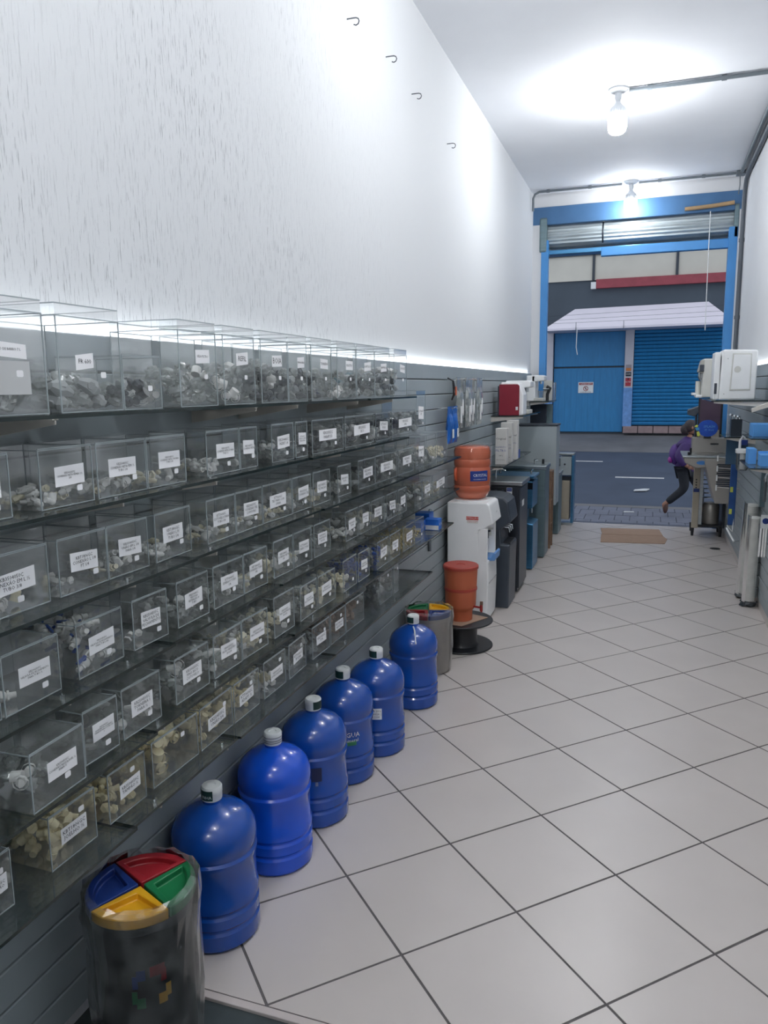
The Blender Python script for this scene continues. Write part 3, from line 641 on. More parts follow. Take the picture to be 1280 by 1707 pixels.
# ------------------------------------------------------------------ bins with four coloured lid quarters
QC = dict(yellow=mat('lid_yellow', (214, 160, 32), .35, noise=.06), green=mat('lid_green', (26, 110, 66), .35, noise=.06), red=mat('lid_red', (150, 34, 42), .35, noise=.06), blue=mat('lid_blue', (26, 52, 120), .35, noise=.06))
def quarter_bin(x, y, rt, rb, h, bodym, cols, a0, label, filmr):
    t = thing('recycling_bin', label, 'bin', (x, y, 0))
    n = 40
    MB().lathe([(.001, .002), (rb, .002), (rb + .003, .01), (rt - .012, h - .05), (rt - .006, h - .045), (rt - .006, h - .02), (rt - .01, h - .02), (.001, h - .022)], (x, y, 0), n).build('bin_body', bodym, t, 40)
    for k, cname in enumerate(cols):
        b = MB(); s = a0 + k * PI / 2; ar = [s + .015 + (PI / 2 - .03) * i / 10 for i in range(11)]
        P = lambda r, a, z: (x + r * math.cos(a), y + r * math.sin(a), z)
        # raised rim round a dished panel
        o = [P(.006, s + PI / 4, 0)] + [P(rt, a, 0) for a in ar]
        i_ = [P(.034, s + PI / 4, 0)] + [P(rt - .022, s + .12 + (PI / 2 - .24) * i / 10, 0) for i in range(11)]
        m_ = len(o); z0, z1, z2 = h - .022, h + .006, h - .012
        vs = [(p[0], p[1], z0) for p in o] + [(p[0], p[1], z1) for p in o] + [(p[0], p[1], z1) for p in i_] + [(p[0], p[1], z2) for p in i_]
        fs = []
        for i in range(m_):
            j = (i + 1) % m_
            fs += [(i, j, m_ + j, m_ + i), (m_ + i, m_ + j, 2 * m_ + j, 2 * m_ + i), (2 * m_ + i, 2 * m_ + j, 3 * m_ + j, 3 * m_ + i)]
        fs += [tuple(range(3 * m_, 4 * m_)), tuple(range(m_))[::-1]]
        b.add(vs, fs).build('lid_quarter', QC[cname], t, 30, bevel=.003, label=cname + ' lid quarter')
    rnd = random.Random(x); f = MB(); prof = [(filmr * .93, .006), (filmr, h * .4), (filmr * .98, h * .75), (filmr * 1.03, h - .03), (filmr * 1.0, h + .016), (filmr * .86, h + .022)]
    f.lathe(prof, (x, y, 0), 36, 0, False)
    for i, v in enumerate(f.v):
        k = 1 + rnd.uniform(-.02, .03); f.v[i] = (x + (v[0] - x) * k, y + (v[1] - y) * k, v[2] + rnd.uniform(-.006, .006))
    f.build('film_wrap', FILM, t, label='clear plastic film wrap')
    return t
t = quarter_bin(-1.178, 1.452, .135, .118, .45, BLACK, ['green', 'red', 'blue', 'yellow'], math.radians(-24), 'dark film-wrapped bin with yellow, green, red and blue lid quarters, nearest the camera', .145)
a = CAM_A(-1.178, 1.452)
for k, (cn, da, z) in enumerate([('red', .18, .305), ('blue', -.12, .30), ('green', -.14, .225), ('yellow', .26, .225)]):
    pts = []
    cpatch('arrow_print', QC[cn], t, (-1.178, 1.452, 0), .1315, a + da - (.14 if cn == 'red' else .08), a + da + (.14 if cn == 'red' else .08), z - .014, z + .014)
    sg = -1 if da < 0 else 1; zv = -1 if z > .26 else 1
    cpatch('arrow_print', QC[cn], t, (-1.178, 1.452, 0), .1316, *sorted((a + da + sg * .06, a + da + sg * .16)), z + (0 if zv > 0 else -.034), z + (.034 if zv > 0 else 0))
t2 = quarter_bin(-1.215, 4.27, .138, .122, .365, mat('greige_plastic', (176, 166, 156), .45, noise=.06), ['blue', 'yellow', 'green', 'red'], math.radians(-75), 'pale grey film-wrapped bin with red and blue lid quarters beside the last jug', .146)

# ------------------------------------------------------------------ clay filter on its black spool stand
TERRA = mat('terracotta', (178, 92, 60), .6, noise=.06, scale=3); TERRAR = mat('terracotta_band', (158, 58, 44), .5, noise=.04)
sx, sy = -1.125, 4.75
t = thing('spool_stand', 'round black plastic spool stand under the clay water filter', 'stand', (sx, sy, 0))
def swirl(z0, z1): return MB().lathe([(.001, z0), (.205, z0), (.208, z0 + .003), (.208, z1 - .003), (.205, z1), (.001, z1)], (sx, sy, 0), 48)
swirl(0, .012).build('base_disc', BLACK, t, 40); swirl(.168, .180).build('top_disc', BLACK, t, 40)
MB().lathe([(.115, .012), (.105, .03), (.105, .15), (.115, .168)], (sx, sy, 0), 36).build('core', BLACK, t, 40)
MB().prism([(sx - .17, sy - .12), (sx + .04, sy - .17), (sx + .165, sy + .06), (sx - .04, sy + .14)], 2, .1805, .1845).build('cardboard_square', CARD, label='brown cardboard square between the clay filter and its black stand', cat='cardboard')
fx, fy, fz = -1.127, 4.735, .185
t = thing('clay_filter', 'terracotta clay water filter standing on a black spool stand', 'water filter', (fx, fy, fz))
MB().lathe([(.001, 0), (.076, 0), (.078, .06), (.08, .066), (.095, .085), (.1, .10), (.103, .2)], (fx, fy, fz), 40).build('lower_vessel', TERRA, t, 40)
MB().lathe([(.103, .2), (.108, .202), (.109, .21), (.108, .218), (.104, .22)], (fx, fy, fz), 40).build('band', TERRAR, t, 40, label='dark red joint band')
MB().lathe([(.104, .22), (.108, .30), (.11, .345)], (fx, fy, fz), 40).build('upper_vessel', TERRA, t, 40)
MB().lathe([(.11, .343), (.116, .345), (.116, .362), (.11, .368), (.03, .366), (.028, .362), (.001, .362)], (fx, fy, fz), 40).build('lid', TERRAR, t, 40)
tp = MB(); tx, ty, tz = fx + .092, fy - .03, fz + .098
tp.tube([(tx, ty, tz), (tx + .055, ty - .014, tz)], .007, 8); tp.tube([(tx + .055, ty - .014, tz + .018), (tx + .055, ty - .014, tz - .018), (tx + .057, ty - .014, tz - .03)], [.010, .010, .006], 8)
tp.build('tap', mat('tap_red', (150, 32, 30), .4), t, 40)
MB().box(tx + .047, tx + .066, ty - .02, ty - .008, tz + .018, tz + .042).build('tap_lever', BRN, t, bevel=.002)

# ------------------------------------------------------------------ white dispenser with the orange jug
t = thing('water_dispenser', 'white floor water dispenser with an inverted orange jug on top', 'water dispenser', (-1.2, 5.38, 0))
prof = [(-1.345, .02), (-1.05, .02), (-1.042, .30), (-1.046, .462), (-1.105, .475), (-1.118, .66), (-1.10, .685), (-1.012, .738), (-1.038, .872), (-1.06, .885), (-1.345, .885)]
MB().prism(prof, 1, 5.225, 5.545).build('body', WHITE, t, bevel=.009)
MB().box(-1.12, -1.052, 5.225, 5.25, .46, .70).build('side_rail', WHITE, t, bevel=.004); MB().box(-1.12, -1.052, 5.52, 5.545, .46, .70).build('side_rail', WHITE, t, bevel=.004)
for y in (5.33, 5.43):
    b = MB(); b.tube([(-1.11, y, .645), (-1.075, y, .645)], .008, 8); b.tube([(-1.075, y, .665), (-1.075, y, .615)], .012, 8); b.box(-1.085, -1.05, y - .011, y + .011, .663, .676); b.build('tap', GRAPH if y < 5.4 else WHITE2, t, 40)
MB().prism([(-1.10, .452), (-1.01, .458), (-1.005, .51), (-1.02, .515), (-1.04, .478), (-1.10, .478)], 1, 5.29, 5.48).build('drip_tray', mat('tray_blue', (92, 140, 196), .4), t, bevel=.004, label='pale blue drip tray')
MB().box(-1.0445, -1.0385, 5.24, 5.53, .30, .303).build('front_seam', mat('seam_grey', (150, 152, 154), .6), t)
st = MB().box(-1.205, -1.117, 5.2238, 5.2248, .762, .786).build('warning_sticker', mat('sticker_red', (196, 62, 50), .5), t, label='red warning sticker')
text('ATENÇÃO', .019, WPRINT, st, (-1.161, 5.2235, .774), FACE_MY)
st2 = MB().box(-1.20, -1.12, 5.2238, 5.2248, .738, .760).build('warning_text', mat('sticker_white', (220, 218, 214), .5), t)
text('VERIFIQUE A VOLTAGEM\nANTES DE LIGAR', .007, mat('sticker_red', (0, 0, 0)), st2, (-1.16, 5.2235, .749), FACE_MY)
text('GELADA', .012, GRAPH, t, (-1.0235, 5.42, .80), (PI / 2 - .19, 0, PI / 2))
MB().lathe([(.13, .884), (.132, .893), (.115, .897)], (-1.2, 5.385, 0), 36, 0, True).build('jug_collar', WHITE, t, 40)
ORJ = sheet('orange_jug', (.94, .58, .46), 1.0, .08, .50, (236, 128, 96), .06)
jx, jy = -1.2, 5.385
t = thing('orange_water_jug', 'translucent orange water jug upside down on the white dispenser', 'water jug', (jx, jy, .897))
MB().lathe([(.05, .0), (.095, .004), (.112, .02), (.128, .052), (.133, .058), (.133, .095), (.129, .101), (.133, .108), (.133, .225), (.129, .231), (.129, .236), (.133, .243), (.133, .285), (.129, .29), (.133, .297), (.133, .345), (.125, .37), (.105, .381), (.001, .382)], (jx, jy, .897), 44).build('jug_body', ORJ, t, 40)
a = CAM_A(jx, jy)
hd = MB(); P = lambda r, aa, z: (jx + r * math.cos(aa), jy + r * math.sin(aa), .897 + z)
hd.tube([P(.12, a - 1.05, .135), P(.14, a - 1.0, .145), P(.143, a - .98, .18), P(.14, a - 1.0, .215), P(.12, a - 1.05, .225)], .011, 8); hd.build('jug_handle', mat('orange_handle', (206, 92, 58), .4), t, 50)
cpatch('jug_label', mat('label_blue', (18, 50, 128), .45, noise=.1), t, (jx, jy, .897), .1338, a - .1, a + .95, .137, .21, 14, label='blue printed label')
ctext('CRYSTAL', .028, WPRINT, t, (jx, jy, .897), .1346, a + .47, .178); ctext('ÁGUA MINERAL NATURAL', .0085, WPRINT, t, (jx, jy, .897), .1346, a + .45, .15)

# ------------------------------------------------------------------ floor units behind it
t = thing('dark_water_dispenser', 'graphite floor water dispenser behind the white dispenser', 'water dispenser', (-1.17, 5.82, 0))
MB().prism([(-1.34, 0), (-.972, 0), (-.965, .5), (-1.03, .505), (-1.04, .62), (-.985, .66), (-.958, .68), (-.985, .83), (-1.02, .862), (-1.10, .875), (-1.34, .875)], 1, 5.66, 5.98).build('body', GRAPH, t, bevel=.012)
for y in (5.75, 5.82, 5.89): MB().tube([(-1.03, y, .625), (-.99, y, .62), (-.985, y, .585)], .008, 8).build('tap', CHROME, t, 50)
MB().box(-1.04, -.968, 5.70, 5.94, .497, .512).build('drip_grille', BLACK, t, bevel=.003)
t = thing('black_water_cooler', 'black floor water cooler with a steel top plate', 'water cooler', (-1.15, 6.3, 0))
MB().box(-1.36, -.975, 6.10, 6.5, .02, .90).build('body', mat('cooler_black', (42, 46, 54), .35, noise=.08), t, bevel=.006)
MB().box(-.976, -.962, 6.10, 6.5, .05, .88).build('front_panel', DSTEEL, t, bevel=.004)
MB().box(-1.37, -.945, 6.09, 6.51, .90, .935).build('top_plate', STEEL, t, bevel=.005)
MB().box(-1.30, -1.02, 6.098, 6.104, .80, .885).build('control_strip', BLACK, t, bevel=.002)
for k in range(4): MB().tube([(-1.27 + k * .055, 6.096, .855), (-1.27 + k * .055, 6.09, .855)], .012, 10).build('knob', GRAPH, t, 40)
e = MB().box(-1.072, -1.028, 6.0945, 6.0985, .815, .885).build('energy_label', WPRINT, t, label='white energy label'); MB().box(-1.070, -1.03, 6.0935, 6.0945, .855, .882).build('label_head', QC['blue'], e)
text('ENERGIA', .008, WPRINT, e, (-1.05, 6.093, .868), FACE_MY)
MB().box(-.9625, -.9605, 6.2, 6.3, .72, .77).build('badge', WPRINT, t)
MB().tube([(-1.2, 6.3, .935), (-1.2, 6.3, 1.0), (-1.16, 6.3, 1.02), (-1.12, 6.3, 1.0)], .008, 8).build('spout', CHROME, t, 50)
t = thing('blue_water_fountain', 'blue steel floor drinking fountain with a drip niche', 'drinking fountain', (-1.16, 7.12, 0))
MB().prism([(-1.36, .01), (-.975, .01), (-.975, .43), (-1.06, .45), (-1.06, .575), (-.985, .585), (-.985, .83), (-1.36, .86)], 1, 6.96, 7.3).build('body', BSTEEL, t, bevel=.005)
MB().box(-1.37, -.972, 6.95, 7.31, .86, .885).build('top_basin', BSTEEL, t, bevel=.006)
MB().tube([(-1.02, 7.1, .885), (-1.02, 7.1, .925), (-1.0, 7.1, .93)], .009, 8).build('tap', CHROME, t, 50); MB().tube([(-1.3, 7.05, .885), (-1.3, 7.05, .93)], .012, 8).build('tap', CHROME, t, 50)
MB().tube([(-1.01, 7.1, .57), (-1.01, 7.1, .52)], .009, 8).build('spout', CHROME, t, 50)
MB().box(-1.05, -.985, 6.959, 6.962, .76, .82).build('vent', CHROME, t)
t = thing('steel_water_fountain', 'grey steel floor drinking fountain with a bright rim', 'drinking fountain', (-1.14, 7.65, 0))
MB().box(-1.36, -.94, 7.49, 7.82, .01, .885).build('body', GSTEEL, t, bevel=.006); MB().box(-1.365, -.93, 7.48, 7.83, .885, .925).build('top_basin', STEEL, t, bevel=.008)
MB().tube([(-1.06, 7.6, .925), (-1.06, 7.6, .97), (-1.03, 7.6, .975)], .009, 8).build('tap', CHROME, t, 50); MB().tube([(-.99, 7.7, .925), (-.99, 7.7, .97)], .012, 8).build('tap', BLACK, t, 50)
MB().box(-.9405, -.936, 7.52, 7.79, .04, .6).build('front_panel', GSTEEL, t, bevel=.003)
t = thing('thin_frame_stand', 'narrow brown metal stand between two steel fountains', 'stand', (-1.1, 8.0, 0))
for y in (7.97, 8.14): MB().box(-.965, -.935, y, y + .03, 0, .80).build('leg', BRN, t, bevel=.002)
MB().box(-1.34, -.935, 7.97, 8.17, .80, .82).build('top', BRN, t, bevel=.002); MB().box(-1.34, -1.31, 7.97, 8.17, 0, .80).build('back_panel', BRN, t)
for z in (.25, .5): MB().box(-1.32, -.94, 7.99, 8.15, z, z + .012).build('rail', BRN, t)
t = thing('tall_steel_cabinet', 'tall pale steel cabinet side with a dark top edge', 'cabinet', (-1.13, 8.4, 0))
MB().box(-1.36, -.925, 8.25, 8.56, .42, 1.27).build('body', LSTEEL, t, bevel=.004); MB().box(-1.365, -.918, 8.245, 8.565, 1.27, 1.29).build('top_trim', DSTEEL, t, bevel=.003)
MB().box(-1.33, -.98, 8.28, 8.54, .0, .42).build('plinth', GSTEEL, t, bevel=.004); MB().box(-1.05, -1.03, 8.243, 8.25, .70, .73).build('latch', BLACK, t)
t = thing('slim_steel_fountain', 'slim greenish steel fountain before the entrance unit', 'drinking fountain', (-1.15, 8.9, 0))
MB().box(-1.36, -.945, 8.78, 9.1, .005, .68).build('body', GSTEEL, t, bevel=.006); MB().box(-1.365, -.935, 8.77, 9.11, .68, .72).build('top_basin', STEEL, t, bevel=.006); MB().tube([(-1.0, 8.9, .72), (-1.0, 8.9, .77), (-.98, 8.9, .775)], .009, 8).build('tap', CHROME, t, 50)
t = thing('entrance_fountain', 'steel and beige drinking fountain by the shop entrance', 'drinking fountain', (-1.05, 9.5, 0))
MB().box(-1.36, -.845, 9.41, 9.6, .0, .03).build('base', STEEL, t, bevel=.003)
MB().box(-.868, -.838, 9.40, 9.6, .03, .86).build('frame_post', BSTEEL, t, bevel=.004)
MB().box(-1.02, -.885, 9.42, 9.58, .07, .55).build('front_panel', BEIGE, t, bevel=.004); MB().box(-1.36, -1.03, 9.42, 9.6, .03, .60).build('side_panel', GSTEEL, t, bevel=.003); MB().box(-1.02, -.87, 9.44, 9.58, .55, .60).build('rail', DSTEEL, t)
MB().prism([(-1.14, .62), (-.87, .62), (-.87, .845), (-1.0, .845), (-1.02, .72), (-1.14, .69)], 1, 9.41, 9.58).build('basin', LSTEEL, t, bevel=.004); MB().box(-1.36, -.84, 9.40, 9.6, .86, .885).build('top_plate', STEEL, t, bevel=.004)
MB().box(-1.1, -1.0, 9.40, 9.44, .73, .83).build('tap_block', CHROME, t, bevel=.004); MB().tube([(-.95, 9.409, .75), (-.95, 9.402, .75)], .012, 8).build('button', BLACK, t, 40)

# ------------------------------------------------------------------ left wall shelves further on
glass(6.10, 7.6, 1.05, PX + .004, -1.10, 'clear glass shelf carrying white paper filter packs on the left wall'); glass(5.57, 5.98, 1.05, PX + .004, -1.16, 'clear glass shelf behind the orange jug')
glass(6.98, 8.1, 1.425, PX + .004, -1.085, 'clear glass shelf carrying the red purifier'); glass(8.75, 9.55, 1.52, PX + .004, -1.08, 'clear glass shelf nearest the entrance on the left wall')
for y, z, x1, l in [(6.115, 1.05, -1.11, 'under the near end of the paper pack shelf'), (7.3, 1.05, -1.11, 'under the far end of the paper pack shelf'), (5.62, 1.05, -1.17, 'behind the orange jug'), (6.995, 1.425, -1.09, 'under the near end of the red purifier shelf'), (7.95, 1.425, -1.09, 'under the far end of the red purifier shelf'), (8.8, 1.52, -1.09, 'under the near end of the entrance shelf'), (9.4, 1.52, -1.09, 'under the far end of the entrance shelf')]:
    arm(y, z, 'white blade bracket ' + l, PX, x1, 'white brackets further along the left wall')
t = thing('clear_case', 'clear acrylic case with a chrome part behind the orange jug', 'case', (-1.22, 5.75, 1.054))
m = MB().add([(-1.33, 5.6, 1.056), (-1.165, 5.6, 1.056), (-1.165, 5.95, 1.056), (-1.33, 5.95, 1.056), (-1.33, 5.6, 1.26), (-1.165, 5.6, 1.26), (-1.165, 5.95, 1.26), (-1.33, 5.95, 1.26)], [(0, 3, 2, 1), (4, 5, 6, 7), (0, 1, 5, 4), (1, 2, 6, 5), (2, 3, 7, 6), (3, 0, 4, 7)])
for z in (1.26, 1.225): m.box(-1.331, -1.329, 5.6, 5.95, z - .002, z + .002, 1); m.box(-1.33, -1.165, 5.599, 5.602, z - .002, z + .002, 1); m.box(-1.166, -1.164, 5.6, 5.95, z - .002, z + .002, 1)
m.build('case_body', [ACR, ACRE], t); MB().ball((-1.21, 5.72, 1.15), .028, 10).tube([(-1.21, 5.72, 1.058), (-1.21, 5.72, 1.13)], .012, 8).build('chrome_part', CHROME, t, 50)
def pack(y, x0, x1, z0, h, label, txts, ym):
    t = thing('filter_pack', label, 'filter pack', ((x0 + x1) / 2, y, z0), 'white paper filter packs on the shelf')
    MB().box(x0, x1, y, y + .09, z0, z0 + h).build('carton', mat('pack_white', (206, 204, 200), .55, noise=.03), t, bevel=.003)
    for s, sz, mm, zz in txts: text(s, sz, mm, t, ((x0 + x1) / 2, y - .0012, z0 + zz), FACE_MY)
NAVY = mat('navy_ink', (48, 72, 140), .6)
TX = [('Original', .026, INK, .215), ('ELEMENTO', .017, NAVY, .145), ('FILTRO', .027, NAVY, .116), ('240 L', .016, INK, .075), ('REFIL PARA FILTRO', .0085, INK, .04)]
pack(6.25, -1.198, -1.105, 1.055, .30, 'white paper filter pack at the near end of its shelf', TX, 0); pack(6.5, -1.20, -1.105, 1.055, .335, 'white paper filter pack second on its shelf', TX, 0); pack(6.72, -1.19, -1.095, 1.055, .345, 'white paper filter pack third on its shelf', TX[:2], 0)
MB().box(-1.15, -1.10, 6.86, 6.93, 1.055, 1.13).build('blue_cap_box', FITB, label='small blue box behind the white paper packs', cat='box', bevel=.004)
# purifiers
t = thing('red_water_purifier', 'dark red and white water purifier on the glass shelf', 'water purifier', (-1.22, 7.15, 1.43))
MB().prism([(-1.32, 1.43), (-1.135, 1.43), (-1.135, 1.70), (-1.15, 1.715), (-1.32, 1.715)], 1, 7.04, 7.06).build('red_side', mat('purifier_red', (130, 26, 44), .35, noise=.05), t, bevel=.004, label='dark red side panel')
MB().prism([(-1.325, 1.43), (-1.10, 1.43), (-1.10, 1.62), (-1.14, 1.72), (-1.17, 1.735), (-1.31, 1.735)], 1, 7.06, 7.27).build('white_body', WHITE, t, bevel=.012)
MB().box(-1.335, -1.31, 7.045, 7.27, 1.43, 1.70).build('back_panel', GRAPH, t, bevel=.004); MB().box(-1.165, -1.145, 7.037, 7.04, 1.48, 1.51).build('sticker', WPRINT, t)
def purifier(y, x0, x1, z, h, label, dark=False):
    t = thing('countertop_purifier', label, 'water purifier', ((x0 + x1) / 2, y, z))
    MB().box(x0, x0 + .10, y, y + .24, z, z + h).build('back_body', WHITE, t, bevel=.012)
    MB().prism([(x0 + .06, z + h * .74), (x1, z + h * .80), (x1, z + h * .97), (x1 - .03, z + h), (x0 + .06, z + h)], 1, y, y + .24).build('head', WHITE, t, bevel=.008)
    MB().box(x0 + .08, x1 - .01, y, y + .24, z, z + h * .12).build('cup_stand', WHITE2, t, bevel=.006)
    MB().tube([(x1 - .05, y + .12, z + h * .78), (x1 - .05, y + .12, z + h * .66)], .014, 10).build('spout', GRAPH if dark else CHROME, t, 40)
    MB().lathe([(.001, 0), (.03, 0), (.034, .075), (.03, .08)], (x1 - .05, y + .12, z + h * .12), 16).build('glass_cup', FILM, t, 40)
purifier(7.42, -1.33, -1.09, 1.43, .32, 'white countertop purifier behind the red one')
purifier(8.80, -1.34, -1.14, 1.525, .29, 'tall white countertop purifier on the entrance shelf'); 
t = thing('double_tap_set', 'white and black tap set at the far end of the entrance shelf', 'tap', (-1.16, 9.25, 1.525))
MB().box(-1.2, -1.1, 9.22, 9.26, 1.525, 1.76).build('back_plate', WHITE2, t, bevel=.004); MB().tube([(-1.15, 9.2, 1.525), (-1.15, 9.2, 1.6), (-1.12, 9.2, 1.67), (-1.16, 9.2, 1.69)], .018, 10).build('tap', BLACK, t, 50); MB().tube([(-1.2, 9.2, 1.66), (-1.12, 9.2, 1.66)], .014, 10).build('handle', CHROME, t, 50)
MB().lathe([(.025, 0), (.028, .2), (.02, .21)], (-1.09, 9.3, 1.525), 16).build('filter_tube', FILM, t, 40)
t = thing('dark_panel_display', 'dark navy display panel on the wall under the entrance shelf', 'panel', (-1.3, 9.3, 1.0))
MB().box(-1.36, -1.17, 9.28, 9.32, .98, 1.48).build('board', mat('navy_board', (26, 38, 54), .4, noise=.06), t, bevel=.003)
for z in (1.1, 1.2, 1.3, 1.4): MB().box(-1.15, -1.10, 9.34, 9.36, z, z + .06).build('small_tile', GRAPH, t, bevel=.003)
MB().box(-1.175, -1.10, 9.32, 9.34, .98, 1.48).build('back_strip', GSTEEL, t)
# packs hanging from hooks on the left panel
def hanger(t, y, z, x1):
    MB().tube([(PX + .001, y, z), (x1, y, z), (x1 + .008, y, z + .012)], .003, 6).build('hook', CHROME, t, 50)
def blister(name, label, y0, y1, z0, z1, x, body, seed, inner=None, group=None):
    """a soft pack on a hook: puffed bag between two welded ends"""
    rnd = random.Random(seed); t = thing(name, label, 'hanging pack', (x, (y0 + y1) / 2, z0), group); m = MB(); ny, nz = 6, 10; vs = []
    for s in (1, -1):
        for i in range(nz + 1):
            for j in range(ny + 1):
                v, u = i / nz, j / ny; puff = .022 * math.sin(PI * min(1, v * 1.25)) ** .6 * math.sin(PI * u) ** .5 if v < .8 else .001
                vs.append((x + s * (puff + .0015) + rnd.uniform(-.002, .002), y0 + (y1 - y0) * u + rnd.uniform(-.004, .004), z0 + (z1 - z0) * v))
    k = (nz + 1) * (ny + 1); fs = []
    for s in range(2):
        for i in range(nz):
            for j in range(ny): q = s * k + i * (ny + 1) + j; fs.append((q, q + 1, q + ny + 2, q + ny + 1) if s == 0 else (q, q + ny + 1, q + ny + 2, q + 1))
    for i in range(nz):
        for j in (0, ny): q = i * (ny + 1) + j; fs.append((q, q + ny + 1, k + q + ny + 1, k + q))
    m.add(vs, fs).build('bag', body, t)
    hanger(t, (y0 + y1) / 2, z1 - .012, x + .03)
    return t
for k, (y, l) in enumerate([(5.36, 'nearest of the row'), (5.55, 'second of the row'), (5.74, 'third of the row'), (5.93, 'furthest of the row')]):
    t = blister('clear_hanging_pack', 'clear bag of white leaf-shaped filters on a wall hook, ' + l, y, y + .20, 1.40, 1.765, -1.31 + .02 * (k % 2), FILMG, 20 + k, None, 'clear packs hanging on the left panel')
    MB().prism([(y + .06, 1.52), (y + .08, 1.49), (y + .10, 1.53), (y + .10, 1.58), (y + .08, 1.61), (y + .065, 1.57)], 0, -1.285 + .02 * (k % 2), -1.28 + .02 * (k % 2)).build('leaf_filter', WHITE, t)
    MB().tube([(-1.283 + .02 * (k % 2), y + .03, 1.44), (-1.283 + .02 * (k % 2), y + .03, 1.56)], .006, 8).build('tube_part', WHITE, t)
BPK = mat('blue_pack', (16, 92, 176), .3, noise=.25, scale=10)
for k, y in enumerate((5.06, 5.20)):
    t = blister('blue_hanging_pack', 'blue bag with a white label on a wall hook, %s from the camera' % ORD[k], y, y + .12, 1.31, 1.565, -1.30, BPK, 40 + k, None, 'blue packs hanging on the left panel')
    MB().box(-1.277, -1.272, y + .04, y + .075, 1.35, 1.41).build('pack_label', WPRINT, t)
t = thing('dark_strap_hook', 'dark strap with an orange tag hung at the left end of the clear packs', 'strap', (-1.33, 5.28, 1.62))
MB().tube([(-1.35, 5.26, 1.76), (-1.31, 5.25, 1.74), (-1.31, 5.27, 1.65), (-1.33, 5.30, 1.61), (-1.31, 5.33, 1.66), (-1.33, 5.33, 1.75)], .006, 6).build('strap', BLACK, t, 50); MB().box(-1.305, -1.30, 5.295, 5.325, 1.64, 1.70).build('tag', mat('orange_tag', (206, 110, 80), .5), t)
hanger(t, 5.29, 1.745, -1.30)
# blue cartons at the end of the fifth shelf
for k, (x0, y0, h) in enumerate([(-1.33, 4.38, .085), (-1.25, 4.30, .065), (-1.33, 4.20, .06)]):
    t = thing('blue_carton', 'small blue carton at the end of the fifth shelf, %s' % ('tallest at the far end', 'front one by the shelf edge', 'nearest one behind')[k], 'carton', (x0 + .05, y0 + .05, .8545), 'blue cartons on the fifth shelf')
    MB().box(x0, x0 + .09, y0, y0 + .10 if k != 1 else y0 + .075, .8545, .8545 + h).build('carton', mat('carton_blue', (36, 104, 196), .45, noise=.1), t, bevel=.002)
    text('FILTRO', .022, WPRINT, t, (x0 + .0912, y0 + .05, .8545 + h * .5), FACE_X); MB().box(x0 + .0, x0 + .0905, y0 - .001, y0, .858, .858 + h * .4).build('print_band', WPRINT, t)
MB().tube([(PX + .012, 4.86, .60), (PX + .012, 4.86, .86), (PX + .012, 4.88, .88)], .012, 8).build('grey_cable_loop', GREYPIPE, None, 50, label='grey vertical pipe on the panel behind the white dispenser', cat='pipe')

# ------------------------------------------------------------------ right wall goods
t = thing('white_wall_purifier', 'big white purifier with a raised rectangular panel and dial', 'water purifier', (.61, 6.42, 1.575))
MB().prism([(.485, 1.577), (.735, 1.577), (.737, 1.94), (.50, 1.948), (.495, 1.90)], 1, 6.28, 6.58).build('body', WHITE, t, bevel=.012)
MB().box(.445, .487, 6.30, 6.55, 1.578, 1.93).build('front_column', WHITE, t, bevel=.008)
MB().prism([(.556, 1.645), (.698, 1.645), (.696, 1.915), (.566, 1.918)], 1, 6.272, 6.281).build('side_panel', WHITE2, t, bevel=.003, label='slightly raised grey white panel')
MB().prism([(.565, 1.655), (.690, 1.655), (.688, 1.906), (.574, 1.909)], 1, 6.270, 6.274).build('panel_face', WHITE, t, bevel=.002)
MB().lathe([(.001, 0), (.024, 0), (.022, .006), (.001, .007)], (0, 0, 0), 20).build('dial', WHITE2, t, 40).matrix_local = Matrix.Translation(Vector((.603, 6.2695, 1.80)) - ORG[t.name]) @ Matrix.Rotation(PI / 2, 4, 'X') @ Matrix.Translation(ORG[t.name])
for p in ((.535, 1.88), (.52, 1.62)): MB().tube([(p[0], 6.281, p[1]), (p[0], 6.277, p[1])], .003, 6).build('screw', GRAPH, t)
MB().box(.452, .47, 6.295, 6.302, 1.62, 1.70).build('dark_slot', GRAPH, t)
t = thing('grey_white_purifier', 'grey and white purifier with a spout left of the big white one', 'water purifier', (.45, 7.3, 1.57))
MB().box(.42, .54, 7.2, 7.5, 1.58, 1.91).build('back_body', WHITE2, t, bevel=.01); MB().prism([(.385, 1.80), (.43, 1.78), (.43, 1.905), (.41, 1.905)], 1, 7.2, 7.48).build('head', mat('warm_grey_plastic', (170, 168, 160), .4, noise=.04), t, bevel=.006)
MB().box(.392, .428, 7.192, 7.2, 1.80, 1.86).build('display', GRAPH, t, bevel=.002); MB().tube([(.40, 7.3, 1.80), (.40, 7.3, 1.75), (.41, 7.3, 1.73)], .012, 8).build('spout', CHROME, t, 50)
MB().box(.372, .44, 7.22, 7.46, 1.578, 1.60).build('cup_stand', WHITE, t, bevel=.006); MB().tube([(.395, 7.35, 1.60), (.395, 7.35, 1.72)], .022, 12).build('filter_tube', WHITE2, t, 50)
MB().box(.34, .375, 7.25, 7.33, 1.60, 1.62).build('tray_tip', WHITE, t, bevel=.003)
o = glass(6.2, 7.8, 1.569, .43, QX - .004, 'clear glass shelf carrying the white purifiers on the right wall', 'glass shelves on the right wall'); arm(6.22, 1.569, 'white blade bracket under the near end of the right purifier shelf', QX, .45, 'white brackets on the right wall'); arm(7.6, 1.569, 'white blade bracket under the far end of the right purifier shelf', QX, .45, 'white brackets on the right wall')
t = thing('angled_wall_bracket', 'white folded metal bracket on the right panel at the picture edge', 'bracket', (.8, 5.6, 1.5))
